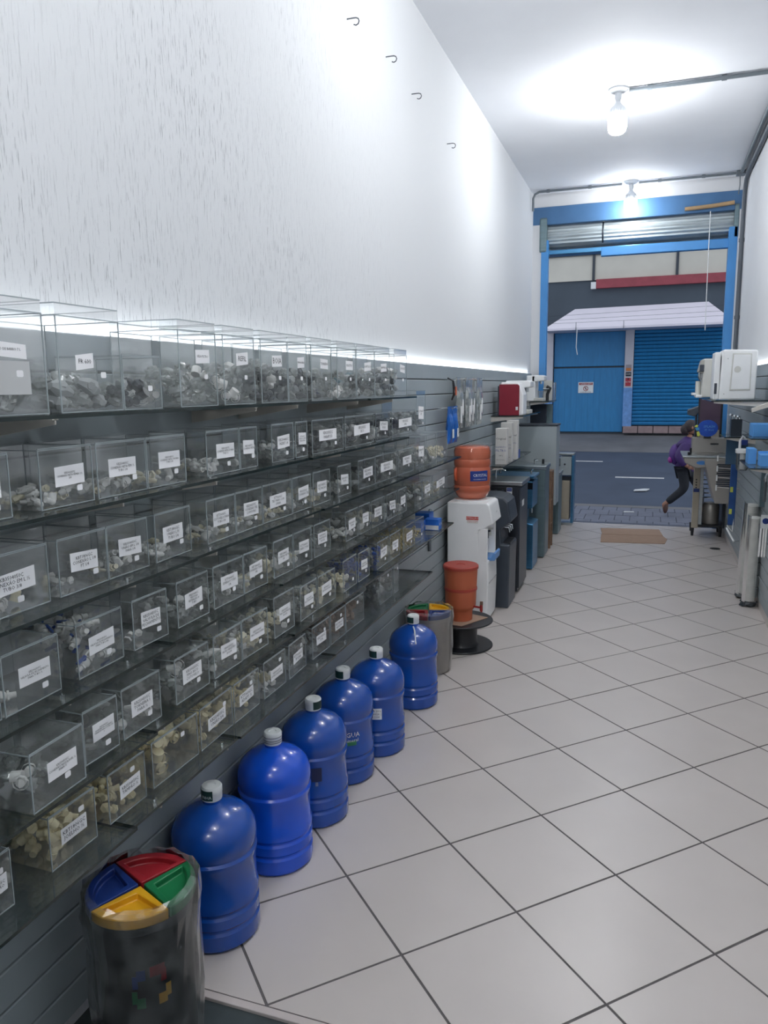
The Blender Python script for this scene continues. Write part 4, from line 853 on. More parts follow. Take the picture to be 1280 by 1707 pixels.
MB().prism([(.84, 1.60), (.84, 1.565), (.66, 1.50), (.655, 1.525)], 1, 5.75, 5.79).build('arm', WHITE_METAL, t, bevel=.002); MB().box(.832, .8395, 5.74, 5.80, 1.54, 1.63).build('plate', WHITE_METAL, t)
# fountain with basin, grille side and splash back
t = thing('wall_drinking_fountain', 'wall-hung steel drinking fountain with a basin and vent grille', 'drinking fountain', (.6, 8.45, .5))
WST = mat('warm_steel', (158, 154, 148), .35, .45, noise=.06, scale=4)
MB().prism([(.84, .50), (.66, .50), (.545, .905), (.545, .95), (.84, .95)], 1, 8.25, 8.75).build('body', WST, t, bevel=.005)
MB().prism([(.345, .955), (.84, .955), (.84, .885), (.47, .845), (.36, .90)], 1, 8.3, 8.95).build('basin', WST, t, bevel=.012)
MB().box(.335, .84, 8.29, 8.96, .955, .972).build('basin_rim', STEEL, t, bevel=.004); MB().lathe([(.12, .974), (.10, .9735), (.001, .9725)], (.58, 8.6, 0), 24).build('bowl', CHROME, t, 40)
for k in range(11): MB().box(.66 - .018 * 0, .825, 8.243, 8.252, .67 + k * .022, .682 + k * .022).build('grille_slat', DSTEEL, t)
MB().box(.44, .80, 8.72, 8.9, .972, 1.13).build('splash_back', WST, t, bevel=.006); MB().tube([(.42, 8.5, .972), (.42, 8.5, 1.04)], .01, 8).build('tap', BLACK, t, 50); MB().tube([(.40, 8.45, .972), (.40, 8.45, 1.0)], .012, 8).build('button', BLACK, t, 50)
e = MB().lathe([(.001, 0), (.05, 0), (.05, .002), (.001, .002)], (0, 0, 0), 24).build('oval_sticker', mat('sticker_blue', (58, 120, 186), .5, noise=.15), t, 40); e.matrix_local = Matrix.Translation(Vector((.52, 8.298, .905)) - ORG[t.name]) @ Matrix.Rotation(PI / 2, 4, 'X') @ Matrix.Diagonal((1, .4, 1, 1)) @ Matrix.Translation(ORG[t.name])
MB().box(.62, .70, 8.715, 8.72, 1.06, 1.075).build('brand_strip', BLACK, t)
# standing column cooler with open coil
t = thing('column_cooler', 'open steel column cooler with inner coil and black feet', 'water cooler', (.6, 9.2, 0))
MB().box(.495, .565, 9.1, 9.14, .09, .86).build('front_post', BEIGE, t, bevel=.006); MB().box(.57, .60, 9.12, 9.42, .09, .80).build('side_sheet', STEEL, t); MB().box(.49, .84, 9.1, 9.46, .80, .87).build('top', WST, t, bevel=.006)
MB().box(.56, .82, 9.11, 9.45, .10, .13).build('base', BLACK, t); MB().box(.81, .84, 9.1, 9.46, .1, .8).build('back_sheet', DSTEEL, t)
cl = MB().lathe([(.001, .13), (.085, .13), (.09, .16), (.09, .34), (.07, .37), (.001, .38)], (.70, 9.24, 0), 24); cl.build('compressor', WST, t, 40)
pts = [(.70 + .10 * math.cos(k * .5), 9.24 + .10 * math.sin(k * .5), .40 + k * .004) for k in range(90)]; MB().tube(pts, .006, 6).build('coil', CHROME, t, 50)
for x in (.51, .80):
    for y in (9.12, 9.42): MB().tube([(x, y, .10), (x, y, .0)], [.02, .014], 10).build('foot', BLACK, t, 40)
for z in (.55, .58, .61, .64): MB().tube([(.525, 9.1, z), (.525, 9.09, z)], .008, 8).build('button', BLACK, t, 40)
MB().box(.50, .56, 9.092, 9.1, .50, .54).build('label', QC['blue'], t)
t = thing('framed_display_board', 'dark framed board standing behind the steel basin', 'display board', (.64, 9.02, .96))
MB().box(.50, .745, 9.0, 9.02, .99, 1.56).build('board', mat('plum_board', (74, 56, 74), .5, noise=.08), t); 
for x0, x1, z0, z1 in ((.50, .745, 1.54, 1.56), (.50, .745, .972, .99), (.725, .745, .99, 1.54), (.50, .515, .99, 1.54)): MB().box(x0, x1, 8.995, 9.025, z0, z1).build('frame_bar', BLACK, t)
MB().box(.53, .72, 8.996, 9.0, 1.02, 1.2).build('grey_sheet', BEIGE, t)
t = thing('oval_sign', 'blue oval sign with small yellow shapes above the basin', 'sign', (.56, 8.72, 1.13))
e = MB().lathe([(.001, 0), (.5, 0), (.5, .06), (.001, .06)], (0, 0, 0), 40).build('oval_board', mat('sign_blue', (26, 76, 176), .4, noise=.12), t, 40); e.matrix_local = Matrix.Translation(Vector((.585, 8.715, 1.232)) - ORG[t.name]) @ Matrix.Rotation(PI / 2, 4, 'X') @ Matrix.Diagonal((.20, .175, .2, 1)) @ Matrix.Translation(ORG[t.name])
text('SPLASH', .034, mat('pale_blue_print', (110, 170, 220), .5), t, (.60, 8.700, 1.25), FACE_MY); text('SP  fresh', .026, mat('pale_blue_print', (0, 0, 0)), t, (.60, 8.700, 1.215), FACE_MY)
YG = mat('yellow_green', (206, 214, 92), .5); SKY = mat('sky_blue_plastic', (70, 156, 214), .45)
MB().prism([(.452, 1.25), (.475, 1.27), (.492, 1.262), (.48, 1.24)], 1, 8.695, 8.71).build('yellow_shape', YG, t, bevel=.003); MB().prism([(.478, 1.19), (.50, 1.205), (.515, 1.17), (.505, 1.145), (.485, 1.15)], 1, 8.695, 8.71).build('yellow_shape', YG, t, bevel=.003); MB().prism([(.46, 1.235), (.50, 1.245), (.505, 1.215), (.475, 1.205)], 1, 8.698, 8.712).build('blue_shape', SKY, t, bevel=.004)
MB().box(.55, .62, 8.705, 8.722, 1.13, 1.15).build('foot', BLACK, t)
t = thing('dark_awning_box', 'dark metal hood left of the framed board', 'hood', (.47, 9.15, 1.4))
MB().prism([(.40, 1.41), (.56, 1.47), (.56, 1.44), (.47, 1.34), (.40, 1.36)], 1, 9.05, 9.3).build('hood', GRAPH, t, bevel=.004); MB().box(.485, .50, 9.1, 9.3, 1.05, 1.38).build('post', BLACK, t); MB().box(.46, .53, 9.05, 9.3, .972, 1.05).build('base', BLACK, t)
# price pegs, hanging blue roll, filters and cartons on the right wall
for k, z in enumerate((.985, .885, .795, .70)):
    t = thing('price_peg', 'white price tag on a wire peg on the right wall, %s from the top' % ORD[k], 'price peg', (.7, 7.9, z), 'white price pegs on the right wall')
    MB().tube([(QX - .001, 7.9, z + .0), (.645, 7.9, z + .012)], .004, 6).build('wire', WHITE_METAL, t, 50); MB().box(.628, .642, 7.89, 7.91, z - .022, z + .032).build('tag', WPRINT, t, bevel=.003)
t = thing('blue_hanging_banner', 'long blue packaging banner with yellow prints hanging on the right wall', 'banner', (.78, 7.8, .35))
MB().box(.745, .805, 7.80, 7.83, .36, 1.06).build('banner_sheet', mat('banner_blue', (34, 78, 140), .4, noise=.25, scale=6), t, bevel=.008)
for z in (.47, .68): MB().box(.75, .775, 7.795, 7.80, z, z + .05).build('yellow_print', YG, t)
MB().tube([(.80, 7.81, .52), (.79, 7.80, .30), (.74, 7.79, .36)], .006, 6).build('white_cord', WHITE, t, 50); hanger_pts = [(QX, 7.81, 1.07), (.76, 7.81, 1.07)]; MB().tube(hanger_pts, .004, 6).build('hook', CHROME, t, 50)
t = thing('white_tube_offcut', 'short white tube leaning against the right wall panel base', 'tube', (.76, 7.75, .3)); MB().tube([(.735, 7.76, .34), (.79, 7.62, .24)], .009, 8).build('tube', WHITE, t, 50); MB().tube([(.79, 7.62, .24), (.838, 7.62, .25)], .004, 6).build('peg', CHROME, t, 50)
t = thing('faucet_box', 'dark boxed faucet set on a small right wall shelf', 'faucet', (.70, 7.05, 1.25))
MB().box(.65, .735, 7.0, 7.12, 1.258, 1.40).build('box', GRAPH, t, bevel=.004)
for x, z in ((.66, 1.415), (.69, 1.405), (.715, 1.40)): MB().tube([(x, 7.04, 1.39), (x, 7.04, z + .02), (x - .02, 7.0, z + .025)], .008, 8).build('spout', CHROME, t, 50)
glass(6.95, 7.4, 1.25, .60, QX - .004, 'small glass shelf under the boxed faucet on the right wall', 'glass shelves on the right wall'); arm(6.97, 1.25, 'white blade bracket under the boxed faucet shelf', QX, .62, 'white brackets on the right wall')
t = thing('blue_side_board', 'blue grey board on the right wall behind the faucet box', 'board', (.78, 7.4, .95)); MB().box(.66, .836, 7.42, 7.44, .98, 1.24).build('board', mat('board_blue', (56, 88, 116), .5, noise=.1), t, bevel=.003)
t = thing('filter_housing', 'clear water filter housing with a white cap ring on the right wall', 'filter housing', (.70, 6.55, 1.02))
MB().lathe([(.05, .155), (.055, .16), (.055, .185), (.05, .19), (.001, .19)], (.705, 6.55, 1.0), 24).build('cap_ring', WHITE, t, 40); MB().lathe([(.035, .02), (.046, .04), (.048, .155)], (.705, 6.55, 1.0), 24).build('bowl', FILM, t, 40); MB().lathe([(.02, .03), (.02, .15)], (.705, 6.55, 1.0), 16).build('cartridge', WHITE, t, 40)
MB().tube([(.68, 6.55, 1.19), (.68, 6.55, 1.25), (.70, 6.55, 1.29), (.72, 6.55, 1.26)], .01, 8).build('elbow', WHITE, t, 50); MB().box(.69, .735, 6.53, 6.57, 1.22, 1.26).build('blue_valve', QC['blue'], t, bevel=.003); MB().tube([(.705, 6.55, 1.18), (.838, 6.55, 1.18)], .006, 6).build('mount', CHROME, t, 50)
CB = mat('carton_pale_blue', (84, 152, 218), .5, noise=.06)
glass(5.8, 6.35, 1.315, .67, QX - .004, 'upper glass shelf with pale blue cartons on the right wall', 'glass shelves on the right wall'); arm(6.33, 1.315, 'white blade bracket under the upper blue carton shelf', QX, .69, 'white brackets on the right wall')
t = thing('pale_blue_carton', 'long pale blue carton on the upper right wall shelf', 'carton', (.76, 6.1, 1.3195), 'pale blue cartons on the right wall'); MB().box(.70, .83, 5.98, 6.2, 1.3195, 1.41).build('carton', CB, t, bevel=.003); MB().box(.735, .737, 5.979, 6.2, 1.3195, 1.411).build('edge_line', SKY, t); pass
glass(5.35, 5.95, 1.155, .62, QX - .004, 'lower glass shelf with pale blue cartons on the right wall', 'glass shelves on the right wall'); arm(5.93, 1.155, 'white blade bracket under the far end of the lower blue carton shelf', QX, .64, 'white brackets on the right wall'); arm(5.42, 1.155, 'white blade bracket under the near end of the lower blue carton shelf', QX, .64, 'white brackets on the right wall')
t = thing('pale_blue_carton', 'upright pale blue carton on the lower right wall shelf', 'carton', (.67, 5.7, 1.1595), 'pale blue cartons on the right wall'); MB().box(.64, .69, 5.62, 5.78, 1.1595, 1.262).build('carton', CB, t, bevel=.003)
t = thing('pale_blue_carton', 'front pale blue carton with a fold flap on the lower right wall shelf', 'carton', (.72, 5.5, 1.1595), 'pale blue cartons on the right wall'); MB().box(.695, .775, 5.45, 5.60, 1.1595, 1.235).build('carton', CB, t, bevel=.003); MB().box(.695, .82, 5.605, 5.60, 1.235, 1.25).build('flap', CB, t)
for k, (y, x) in enumerate(((5.9, .80), (5.3, .75))):
    t = thing('chrome_tap', 'small chrome tap hung on the right panel, %s' % ('below the blue cartons' if k == 0 else 'at the picture edge'), 'tap', (x, y, 1.02)); MB().tube([(QX - .001, y, 1.06), (x, y, 1.06), (x - .01, y, 1.03), (x - .01, y, 1.01)], .012, 8).build('body', CHROME, t, 50); MB().tube([(x + .02, y, 1.06), (x + .02, y, 1.09), (x - .01, y, 1.10)], .008, 8).build('handle', CHROME, t, 50)
t = thing('dark_pipe_rail', 'dark upright rail on the right wall below the blue cartons', 'rail', (.8, 6.3, .5)); MB().box(.822, .8395, 6.34, 6.38, .78, 1.14).build('rail', BLACK, t, bevel=.004); MB().box(.805, .8395, 6.22, 6.25, .78, 1.13).build('rail', GSTEEL, t, bevel=.003); MB().tube([(.80, 5.95, 1.12), (.80, 5.95, .86)], .01, 8).build('grey_tube', GREYPIPE, t, 50)
# wrapped white tubes leaning on the right wall
for k, (x0, y0, x1, y1, h) in enumerate(((.765, 6.50, .782, 6.42, .765), (.782, 6.27, .786, 6.22, .70))):
    t = thing('wrapped_tube', 'tall white film-wrapped filter tube leaning on the right wall, %s' % ('cut slanted at the top' if k == 0 else 'with crumpled film on its foot'), 'filter tube', (x0, y0, 0), 'white wrapped tubes by the right wall')
    MB().tube([(x0, y0, .05), (x1, y1, h)], [(.055, .05)[k], (.052, .05)[k]], 20).build('tube', mat('tube_white', (222, 220, 214), .4, noise=.05), t, 60)
    rnd = random.Random(k); f = MB().tube([(x0 + (x1 - x0) * q, y0 + (y1 - y0) * q, .04 + (h - .02) * q) for q in (0, .2, .4, .6, .8, 1)], [(.058, .053)[k]] * 6, 18, 0, False)
    f.v = [(v[0] + rnd.uniform(-.001, .001), v[1] + rnd.uniform(-.001, .001), v[2]) for v in f.v]; f.build('film_wrap', FILM, t)
    f = MB(); f.ball((x0 - .002, y0, .025), .06, 8, 0, (1, 1, .5)); f.v = [(v[0] + rnd.uniform(-.014, .014), v[1] + rnd.uniform(-.014, .014), max(.001, v[2] + rnd.uniform(-.012, .012))) for v in f.v]; f.build('crumpled_foot', FITD, t, label='dark crumpled film foot')
t = thing('hanging_card_pack', 'white card pack with a blue disc hung at the right picture edge', 'hanging pack', (.81, 5.98, .5)); MB().box(.79, .86 - .022, 5.98, 5.984, .66, .76).build('card', WPRINT, t)
e = MB().lathe([(.001, 0), (.022, 0), (.022, .001), (.001, .001)], (0, 0, 0), 20).build('blue_disc', QC['blue'], t); e.matrix_local = Matrix.Translation(Vector((.822, 5.9795, .715)) - ORG[t.name]) @ Matrix.Rotation(PI / 2, 4, 'X') @ Matrix.Translation(ORG[t.name])
for x in (.796, .815, .832): MB().tube([(x, 5.985, .66), (x - .004, 5.985, .45)], .007, 8).build('tube', FITW, t, 50)
MB().tube([(QX, 5.98, .765), (.80, 5.98, .765)], .004, 6).build('hook', CHROME, t, 50)
MB().lathe([(.001, .001), (.05, .001), (.052, .004), (.04, .006), (.001, .006)], (.70, 8.42, 0), 24).build('floor_drain', BLACK, None, 40, label='round dark drain cover on the floor by the right wall', cat='drain')
MB().prism([(-.50, 9.30), (.16, 9.38), (.20, 8.98), (-.46, 8.92)], 2, .0006, .005).build('cardboard_sheet', CARD, label='flat brown cardboard sheet nearer the threshold', cat='cardboard', group='cardboard on the floor')
MB().prism([(-.47, 8.90), (.20, 8.96), (.24, 8.78), (.21, 8.53), (-.45, 8.45)], 2, .0006, .006).build('cardboard_sheet', CARD, label='flat brown cardboard sheet nearer the camera', cat='cardboard', group='cardboard on the floor')

# ------------------------------------------------------------------ shopfront: posts, beam, rolled shutter
MB().box(-1.315, -1.235, YF - .02, YF + .10, 0, 3.42).build('trim_5', FRAMEB, kind='structure', bevel=.004); MB().box(.755, .845, YF - .02, YF + .10, 0, 3.42).build('trim_6', FRAMEB, kind='structure', bevel=.004)
MB().box(-.62, .755, YF, YF + .09, 3.20, 3.30).build('trim_7', FRAMEB, kind='structure', bevel=.004)
MB().box(XL, XR, YF - .012, YF + .05, 3.60, 3.80).build('trim_8', WALLB, kind='structure')
MB().box(XL, -1.315, YF - .01, YF + .1, 0, 3.7).build('trim_9', PLAIN, kind='structure'); MB().box(.845, XR, YF - .01, YF + .1, 0, 3.7).build('trim_10', PLAIN, kind='structure')
t = thing('roller_shutter', 'rolled-up grey metal shutter coil above the shop entrance', 'roller shutter', (-.25, YF + .18, 3.3))
cx, cz, R0 = YF + .20, 3.47, .15
for k in range(8):
    a0 = PI * .55 + k * .26; a1 = a0 + .245; am = (a0 + a1) / 2
    q = [(cx + R0 * math.cos(a0), cz + R0 * math.sin(a0)), (cx + (R0 + .014) * math.cos(am), cz + (R0 + .014) * math.sin(am)), (cx + R0 * math.cos(a1), cz + R0 * math.sin(a1)), (cx + (R0 - .02) * math.cos(am), cz + (R0 - .02) * math.sin(am))]
    for x0, x1 in ((-1.26, -.62), (-.60, .80)): MB().prism(q, 0, x0, x1).build('slat', SHUT, t)
MB().tube([(-1.27, cx, cz), (.80, cx, cz)], .12, 24).build('coil_drum', SHUT, t, 40); MB().box(-1.34, -1.25, YF - .03, YF + .36, 3.28, 3.68).build('end_bracket', GSTEEL, t, bevel=.02); MB().box(.80, .85, YF - .02, YF + .36, 3.30, 3.66).build('end_bracket', GSTEEL, t, bevel=.01)
MB().tube([(-.61, cx - R0 * .6, cz - .10), (-.61, cx - R0 - .01, cz), (-.61, cx - R0 * .6, cz + .13)], .010, 8).build('seam_strap', DSTEEL, t, 50); MB().box(-1.25, .80, YF + .10, YF + .30, 3.27, 3.32).build('bottom_bar', BSTEEL, t, bevel=.004)
MB().tube([(.28, YF - .04, 3.64), (.55, YF - .04, 3.65), (.79, YF - .04, 3.67)], .022, 8).build('wooden_pole', mat('raw_wood', (176, 146, 108), .7, noise=.2), None, 50, label='pale wooden pole wedged at the right end of the shutter', cat='pole')
MB().tube([(.55, YF - .025, 3.6), (.552, YF - .025, 3.1), (.56, YF - .02, 2.3)], .005, 6).build('pull_cord', WPRINT, None, 50, label='thin white pull cord hanging from the rolled shutter', cat='cord')

# ------------------------------------------------------------------ street
ASPH = mat('asphalt', (66, 76, 94), .85, noise=.12, scale=1.5, bump=.3, bscale=120); CONC = mat('sidewalk_concrete', (112, 112, 114), .85, noise=.2, scale=1.2, bump=.2, bscale=60); PAVE = mat('paving_stone', (104, 108, 122), .8, noise=.1, scale=5); JOINT = mat('paving_joint', (58, 62, 74), .9)
sw = MB().box(-9, 9, YF + .12, 12.0, -.30, -.128).build('sidewalk', JOINT, kind='structure', org=(0, 0, 0))
for j in range(5):
    for i in range(-15, 15):
        x = i * .2 + (.1 if j % 2 else 0) ; y = YF + .13 + j * .42
        if abs(x) > 2.2: continue
        MB().box(x + .004, x + .196, y + .004, y + .416, -.14, -.12 + random.uniform(-.002, .002)).build('paver', PAVE, sw)
MB().box(-9, 9, 11.78, 12.0, -.30, -.118).build('kerb', CONC, kind='structure')
MB().prism([(12.0, -.145), (18.3, .16), (18.3, -.3), (12.0, -.3)], 0, -14, 14).build('road', ASPH, kind='structure')
MB().prism([(18.3, .17), (20.3, .49), (20.3, -.3), (18.3, -.3)], 0, -14, 14).build('far_sidewalk', CONC, kind='structure')
rd = lambda y: -.145 + (y - 12.0) * .305 / 6.3
def mark(x0, x1, y0, y1, label): MB().add([(x0, y0, rd(y0) + .004), (x1, y0, rd(y0) + .004), (x1, y1, rd(y1) + .004), (x0, y1, rd(y1) + .004), (x0, y0, rd(y0)), (x1, y0, rd(y0)), (x1, y1, rd(y1)), (x0, y1, rd(y1))], [(0, 1, 2, 3), (7, 6, 5, 4), (0, 4, 5, 1), (1, 5, 6, 2), (2, 6, 7, 3), (3, 7, 4, 0)]).build('road_marking', mat('road_paint', (206, 206, 206), .7, noise=.1), kind='structure')
mark(-.56, .30, 14.70, 14.80, ''); mark(-1.9, -.9, 16.7, 16.78, ''); mark(.5, 1.7, 17.6, 17.68, ''); mark(-4.2, -3.0, 14.7, 14.8, '')
MB().prism([(-.20, 13.25), (.0, 13.32), (.05, 13.5), (-.05, 13.48), (-.18, 13.36)], 2, rd(13.4) + .012, rd(13.4) + .03).build('paper_scrap', WPRINT, label='crumpled white paper lying on the near lane of the road', cat='litter')
MB().prism([(-.3, 11.3), (-.15, 11.32), (-.16, 11.37), (-.29, 11.36)], 2, -.116, -.108).build('paper_scrap', WPRINT, label='small white paper scrap on the paved sidewalk', cat='litter')
# facade across the street
FY = 20.0
t = thing('facade_building', 'building across the street with blue doors, awning and red strip', 'building', (0, FY + .3, .48)); 
CRM = mat('cream_render', (206, 202, 190), .8, noise=.05, scale=2); DK = mat('dark_fascia', (72, 82, 92), .7, noise=.08, scale=2); PINK = mat('pale_awning', (232, 226, 236), .6, noise=.04, scale=2)
MB().box(-9, 9, FY + .15, FY + .5, .3, 4.3).build('wall', DK, t); MB().box(-9, 9, FY + .10, FY + .5, 4.26, 8.0).build('upper_wall', CRM, t)
for x in (-4.6, -1.45, .48, 2.9): MB().box(x - .03, x + .03, FY + .06, FY + .12, 4.26, 7.9).build('mullion', DSTEEL, t)
MB().box(-1.38, 7, FY + .0, FY + .14, 4.05, 4.26).build('red_strip', mat('red_strip', (150, 64, 74), .5, noise=.1), t); MB().box(-1.50, -1.38, FY - .02, FY + .14, 4.04, 4.2).build('strip_end', WPRINT, t)
MB().box(-9, 9, FY + .06, FY + .16, 4.85, 5.2).build('grey_band', DSTEEL, t)
aw = [(-2.50, FY - .9, 3.00), (1.72, FY - .9, 3.02), (1.72, FY + .15, 3.02), (-2.50, FY + .15, 3.00), (-1.86, FY - .1, 3.56), (1.20, FY - .1, 3.60), (1.20, FY + .15, 3.60), (-1.86, FY + .15, 3.56), (-2.50, FY - .9, 3.05), (1.72, FY - .9, 3.07), (1.72, FY + .15, 3.20), (-2.50, FY + .15, 3.16)]
MB().add(aw, [(0, 3, 2, 1), (0, 1, 9, 8), (1, 2, 10, 9), (3, 0, 8, 11), (8, 9, 5, 4), (9, 10, 6, 5), (11, 8, 4, 7), (4, 5, 6, 7), (2, 3, 11, 7, 6, 10)]).build('awning', PINK, t)
for x in (-1.75, -.66): MB().box(x - .006, x + .006, FY - .915, FY - .9, 3.0, 3.18).build('awning_seam', GREYPIPE, t)
d = MB().box(-2.36, -.64, FY + .08, FY + .15, .52, 2.12).build('garage_door', BLUEP, t, bevel=.008); MB().box(-2.36, -.64, FY + .09, FY + .15, 2.16, 3.0).build('garage_door_top', BLUEP, t, bevel=.008)
for k in range(1, 12): MB().box(-2.36 + k * .143 - .003, -2.36 + k * .143 + .003, FY + .076, FY + .082, .55, 2.1).build('door_rib', BLUEP, d)
sg = MB().box(-1.74, -1.37, FY + .06, FY + .078, 1.50, 1.77).build('garage_sign', WPRINT, t, label='white no parking sign with a red header'); MB().box(-1.72, -1.39, FY + .055, FY + .06, 1.70, 1.755).build('sign_header', QC['red'], sg)
text('GARAGEM', .06, WPRINT, sg, (-1.555, FY + .053, 1.727), FACE_MY); rg = MB()
pts = [(-1.555 + .055 * math.cos(q * PI / 12), FY + .056, 1.61 + .055 * math.sin(q * PI / 12)) for q in range(25)]; rg.tube(pts, .007, 6).tube([(-1.594, FY + .056, 1.649), (-1.516, FY + .056, 1.571)], .006, 6).build('no_parking_ring', QC['red'], sg); text('E', .085, INK, sg, (-1.555, FY + .058, 1.61), FACE_MY); text('PROIBIDO ESTACIONAR', .024, INK, sg, (-1.555, FY + .058, 1.523), FACE_MY)
PW = mat('pillar_white', (196, 194, 202), .7, noise=.06, scale=4); PB = mat('pillar_blue', (106, 150, 206), .7, noise=.18, scale=9)
for x0, x1, bl in ((-.635, -.43, 1.62), (-2.55, -2.38, 1.7)):
    MB().box(x0, x1, FY - .02, FY + .15, bl, 3.02).build('pillar', PW, t); MB().box(x0 - .004, x1 + .004, FY - .025, FY + .15, .66 if x0 > -1 else .5, bl).build('pillar_base', PB, t)
s1 = MB().box(-.60, -.47, FY - .032, FY - .02, 2.02, 2.18).build('sticker', mat('sticker_grey', (150, 144, 150), .6), t); MB().box(-.595, -.475, FY - .034, FY - .032, 2.03, 2.10).build('sticker_print', mat('sticker_orange', (196, 120, 62), .6), s1)
s2 = MB().box(-.60, -.47, FY - .032, FY - .02, 1.90, 2.0).build('sticker', mat('sticker_black', (24, 28, 44), .6), t); text('DISK', .05, WPRINT, s2, (-.535, FY - .035, 1.95), FACE_MY)
s3 = MB().box(-.60, -.47, FY - .032, FY - .02, 1.66, 1.86).build('sticker', mat('sticker_crimson', (172, 52, 66), .6, noise=.2, scale=20), t); text('ALUGA', .04, WPRINT, s3, (-.535, FY - .035, 1.76), FACE_MY); MB().ball((-.535, FY - .032, 1.835), .02, 8).build('black_dot', BLACK, s3)
sh = MB(); x0, x1 = -.42, 4.2
n = 26
for k in range(n):
    z0 = .70 + k * (2.32 / n); z1 = z0 + 2.32 / n
    sh.prism([(FY + .15, z0), (FY + .05, z0), (FY + .03, z0 + (z1 - z0) * .5), (FY + .05, z1 - .018), (FY + .11, z1 - .002), (FY + .11, z1), (FY + .15, z1)], 0, x0, x1)
o = sh.build('shutter_slats', BLUEP, t); o['kind'] = 'stuff'
for k in range(8): MB().box(-.62 + k * .36, -.62 + k * .36 + .345, FY - .06, FY + .15, .50, .67).build('block', mat('pink_block', (148, 128, 128), .8, noise=.15, scale=6), t, bevel=.008)
for k, (z0, z1, l) in enumerate(((3.05, 3.25, 'lowest'), (3.12, 3.4, 'middle'), (3.0, 3.12, 'thin'))):
    pts = [(-6 + q * 1.2, FY - 1.5, z0 + (z1 - z0) * q / 10 - .02 * math.sin(PI * q / 10) + .1) for q in range(11)]
    MB().tube(pts, .003, 5).build('overhead_cable', DSTEEL, None, 50, label='thin dark overhead cable before the pale awning, %s of three' % l, cat='cable', group='overhead cables across the street')
MB().tube([(-1.72, FY - .92, 3.02), (-1.73, FY - .93, 2.6), (-1.70, FY - .9, 2.42)], .01, 6).build('hanging_wire', WPRINT, None, 50, label='short white wire hanging from the pale awning by the blue door', cat='wire')

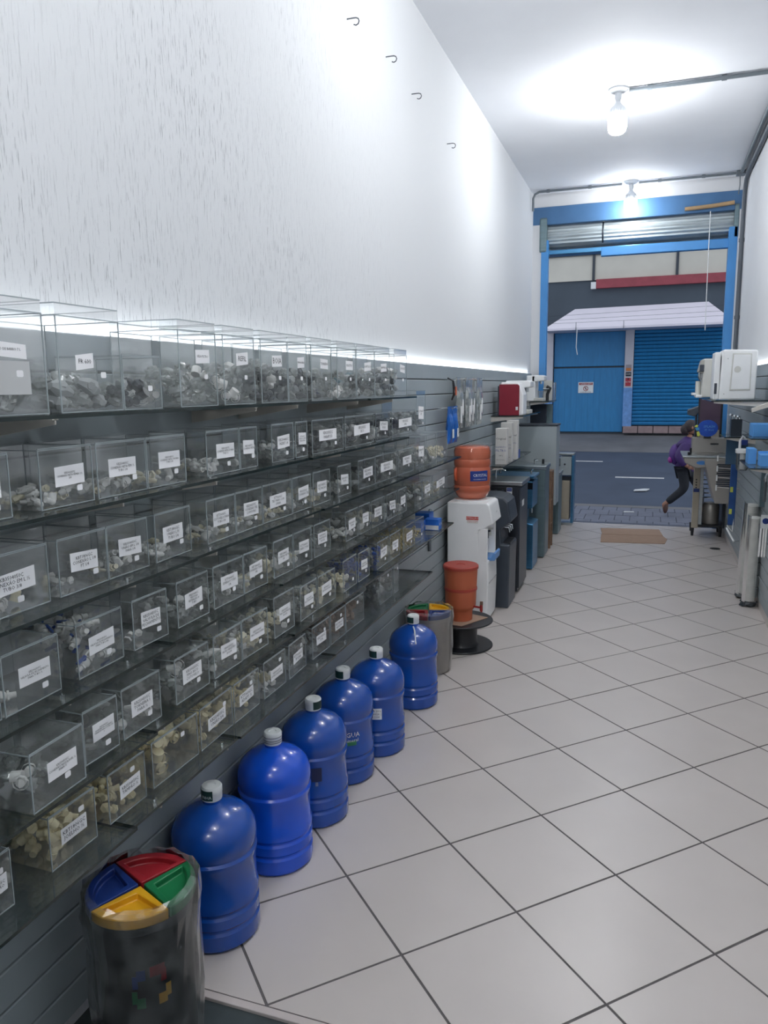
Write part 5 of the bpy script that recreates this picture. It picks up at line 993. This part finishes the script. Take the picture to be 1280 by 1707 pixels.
# ------------------------------------------------------------------ child walking past on the pavement
def person():
    px, py = .0, 11.25
    t = thing('person', 'person in a purple jacket and black trousers striding past the entrance', 'person', (.45, py, -.12))
    SKIN = mat('skin', (150, 108, 88), .55, noise=.03); JK = mat('purple_jacket', (62, 38, 98), .6, noise=.12, scale=14); TR = mat('black_trousers', (22, 26, 34), .7, noise=.1); HR = mat('brown_hair', (52, 43, 43), .6, noise=.2, scale=30); PKM = mat('backpack_purple', (80, 46, 120), .55, noise=.12, scale=10)
    def skin(name, pts, edges, m, root=0):
        me = bpy.data.meshes.new(name); me.from_pydata([Vector(p[:3]) - ORG[t.name] for p in pts], edges, []); me.materials.append(m)
        o = bpy.data.objects.new(name, me); COL.objects.link(o); o.parent = t; ORG[o.name] = ORG[t.name]
        md = o.modifiers.new('skin', 'SKIN'); md.use_smooth_shade = True
        if not me.skin_vertices: o.modifiers.remove(md); bpy.context.view_layer.objects.active = o; o.select_set(True); bpy.ops.object.modifier_add(type='SKIN'); md = o.modifiers[-1]; md.use_smooth_shade = True
        for k, p in enumerate(pts): v = me.skin_vertices[0].data[k]; v.radius = (p[3], p[4] if len(p) > 4 else p[3]); v.use_root = k == root
        s = o.modifiers.new('sub', 'SUBSURF'); s.levels = s.render_levels = 2
        return o
    y = py
    # body: pelvis, spine, neck, head, both legs, both arms as one continuous surface
    P = [(.50, y, .54, .09, .105), (.485, y, .68, .09, .105), (.495, y, .82, .09, .12), (.515, y, .91, .06, .09), (.53, y, .965, .035), (.545, y, 1.02, .04),
         (.47, y - .06, .50, .072), (.50, y - .07, .27, .052), (.27, y - .07, .055, .036), (.235, y - .07, .035, .036), (.275, y - .07, -.055, .026),
         (.56, y + .06, .50, .072), (.70, y + .07, .27, .052), (.72, y + .07, -.02, .036), (.73, y + .07, -.085, .032), (.82, y + .07, -.095, .024),
         (.50, y - .135, .87, .05), (.40, y - .17, .72, .036), (.50, y - .18, .60, .028), (.53, y - .18, .575, .024),
         (.52, y + .135, .87, .05), (.64, y + .16, .74, .036), (.74, y + .16, .80, .028), (.77, y + .16, .82, .024)]
    E = [(0, 1), (1, 2), (2, 3), (3, 4), (4, 5), (0, 6), (6, 7), (7, 8), (8, 9), (9, 10), (0, 11), (11, 12), (12, 13), (13, 14), (14, 15), (3, 16), (16, 17), (17, 18), (18, 19), (3, 20), (20, 21), (21, 22), (22, 23)]
    skin('body', P, E, SKIN)
    # clothing grown a little larger over it
    g = .042
    J = [(.505, y, .45, .09, .115)] + [(p[0], p[1], p[2], p[3] + g, (p[4] if len(p) > 4 else p[3]) + g) for p in [P[i] for i in (0, 1, 2, 3, 16, 17, 18, 20, 21, 22)]]
    J.append((.532, y, .975, .052)); skin('jacket', J, [(4, 11), (0, 1), (1, 2), (2, 3), (3, 4), (4, 5), (5, 6), (6, 7), (4, 8), (8, 9), (9, 10)], JK)
    T = [(p[0], p[1], p[2], p[3] + .014) for p in [P[i] for i in (0, 6, 7, 8, 11, 12, 13)]]
    skin('trousers', T, [(0, 1), (1, 2), (2, 3), (0, 4), (4, 5), (5, 6)], TR)
    hd = MB(); hd.ball((.555, y, 1.105), .076, 16, 0, (1.0, .88, 1.18)); hd.ball((.643, y, 1.10), .016, 8, 0, (1.2, .8, 1)); hd.ball((.56, y - .078, 1.105), .018, 8, 0, (.8, .4, 1.2)); hd.ball((.56, y + .078, 1.105), .018, 8, 0, (.8, .4, 1.2)); hd.ball((.625, y, 1.045), .022, 8, 0, (1, 1.1, .7))
    h = hd.build('head', SKIN, t, 60)
    for s in (-1, 1): MB().ball((.628, y + s * .032, 1.125), .010, 8).build('eye', INK, h, 60)
    MB().box(.634, .642, y - .022, y + .022, 1.066, 1.072).build('mouth', mat('lip', (140, 74, 70), .5), h)
    hr = MB(); hr.ball((.538, y, 1.122), .086, 16, 0, (1.0, .95, 1.08)); hr.ball((.47, y, 1.08), .06, 12, 0, (1, 1, 1.2)); hr.v = [(min(v[0], .607), v[1], v[2]) for v in hr.v]; hr.build('hair', HR, t, 60)
    bk = MB(); bk.ball((.365, y, .735), .14, 14, 0, (.62, .82, 1.05)); b = bk.build('backpack', PKM, t, 60); MB().ball((.30, y - .02, .66), .06, 10, 0, (.6, 1.1, .8)).build('backpack_pocket', mat('magenta_cloth', (150, 54, 140), .6), b, 60)
    for s in (-1, 1): MB().tube([(.41, y + s * .07, .86), (.50, y + s * .085, .955), (.60, y + s * .08, .88), (.585, y + s * .08, .72), (.45, y + s * .09, .64)], .011, 6).build('strap', PKM, b, 50)
    for q, (hx, hy, hz, dx, dz) in enumerate(((.53, y - .18, .575, .9, -.45), (.77, y + .16, .82, .9, .35))):
        hm = MB(); hm.ball((hx + .014, hy, hz), .024, 8, 0, (1.1, .6, 1.2))
        for k in range(4): o = -.018 + k * .012; L = (.030, .036, .034, .026)[k]; hm.tube([(hx + .025, hy, hz + o), (hx + .025 + L * dx, hy - .004, hz + o + L * dz * .6), (hx + .025 + L * 1.35 * dx, hy - .016, hz + o + L * dz)], [.0065, .006, .005], 6)
        hm.tube([(hx + .005, hy - .01, hz + .02), (hx + .026, hy - .024, hz + .034), (hx + .044, hy - .028, hz + .036)], [.008, .007, .005], 6); hm.build('hand', SKIN, t, 60)
    SH = mat('brown_shoe', (92, 66, 58), .6, noise=.1)
    m = MB(); m.ball((.262, y - .07, -.0), .052, 10, 0, (.7, .75, 1.7)); m.build('shoe', SH, t, 60); m = MB(); m.ball((.775, y + .07, -.088), .055, 10, 0, (1.7, .75, .6)); m.v = [(v[0], v[1], max(v[2], -.119)) for v in m.v]; m.build('shoe', SH, t, 60)
person()
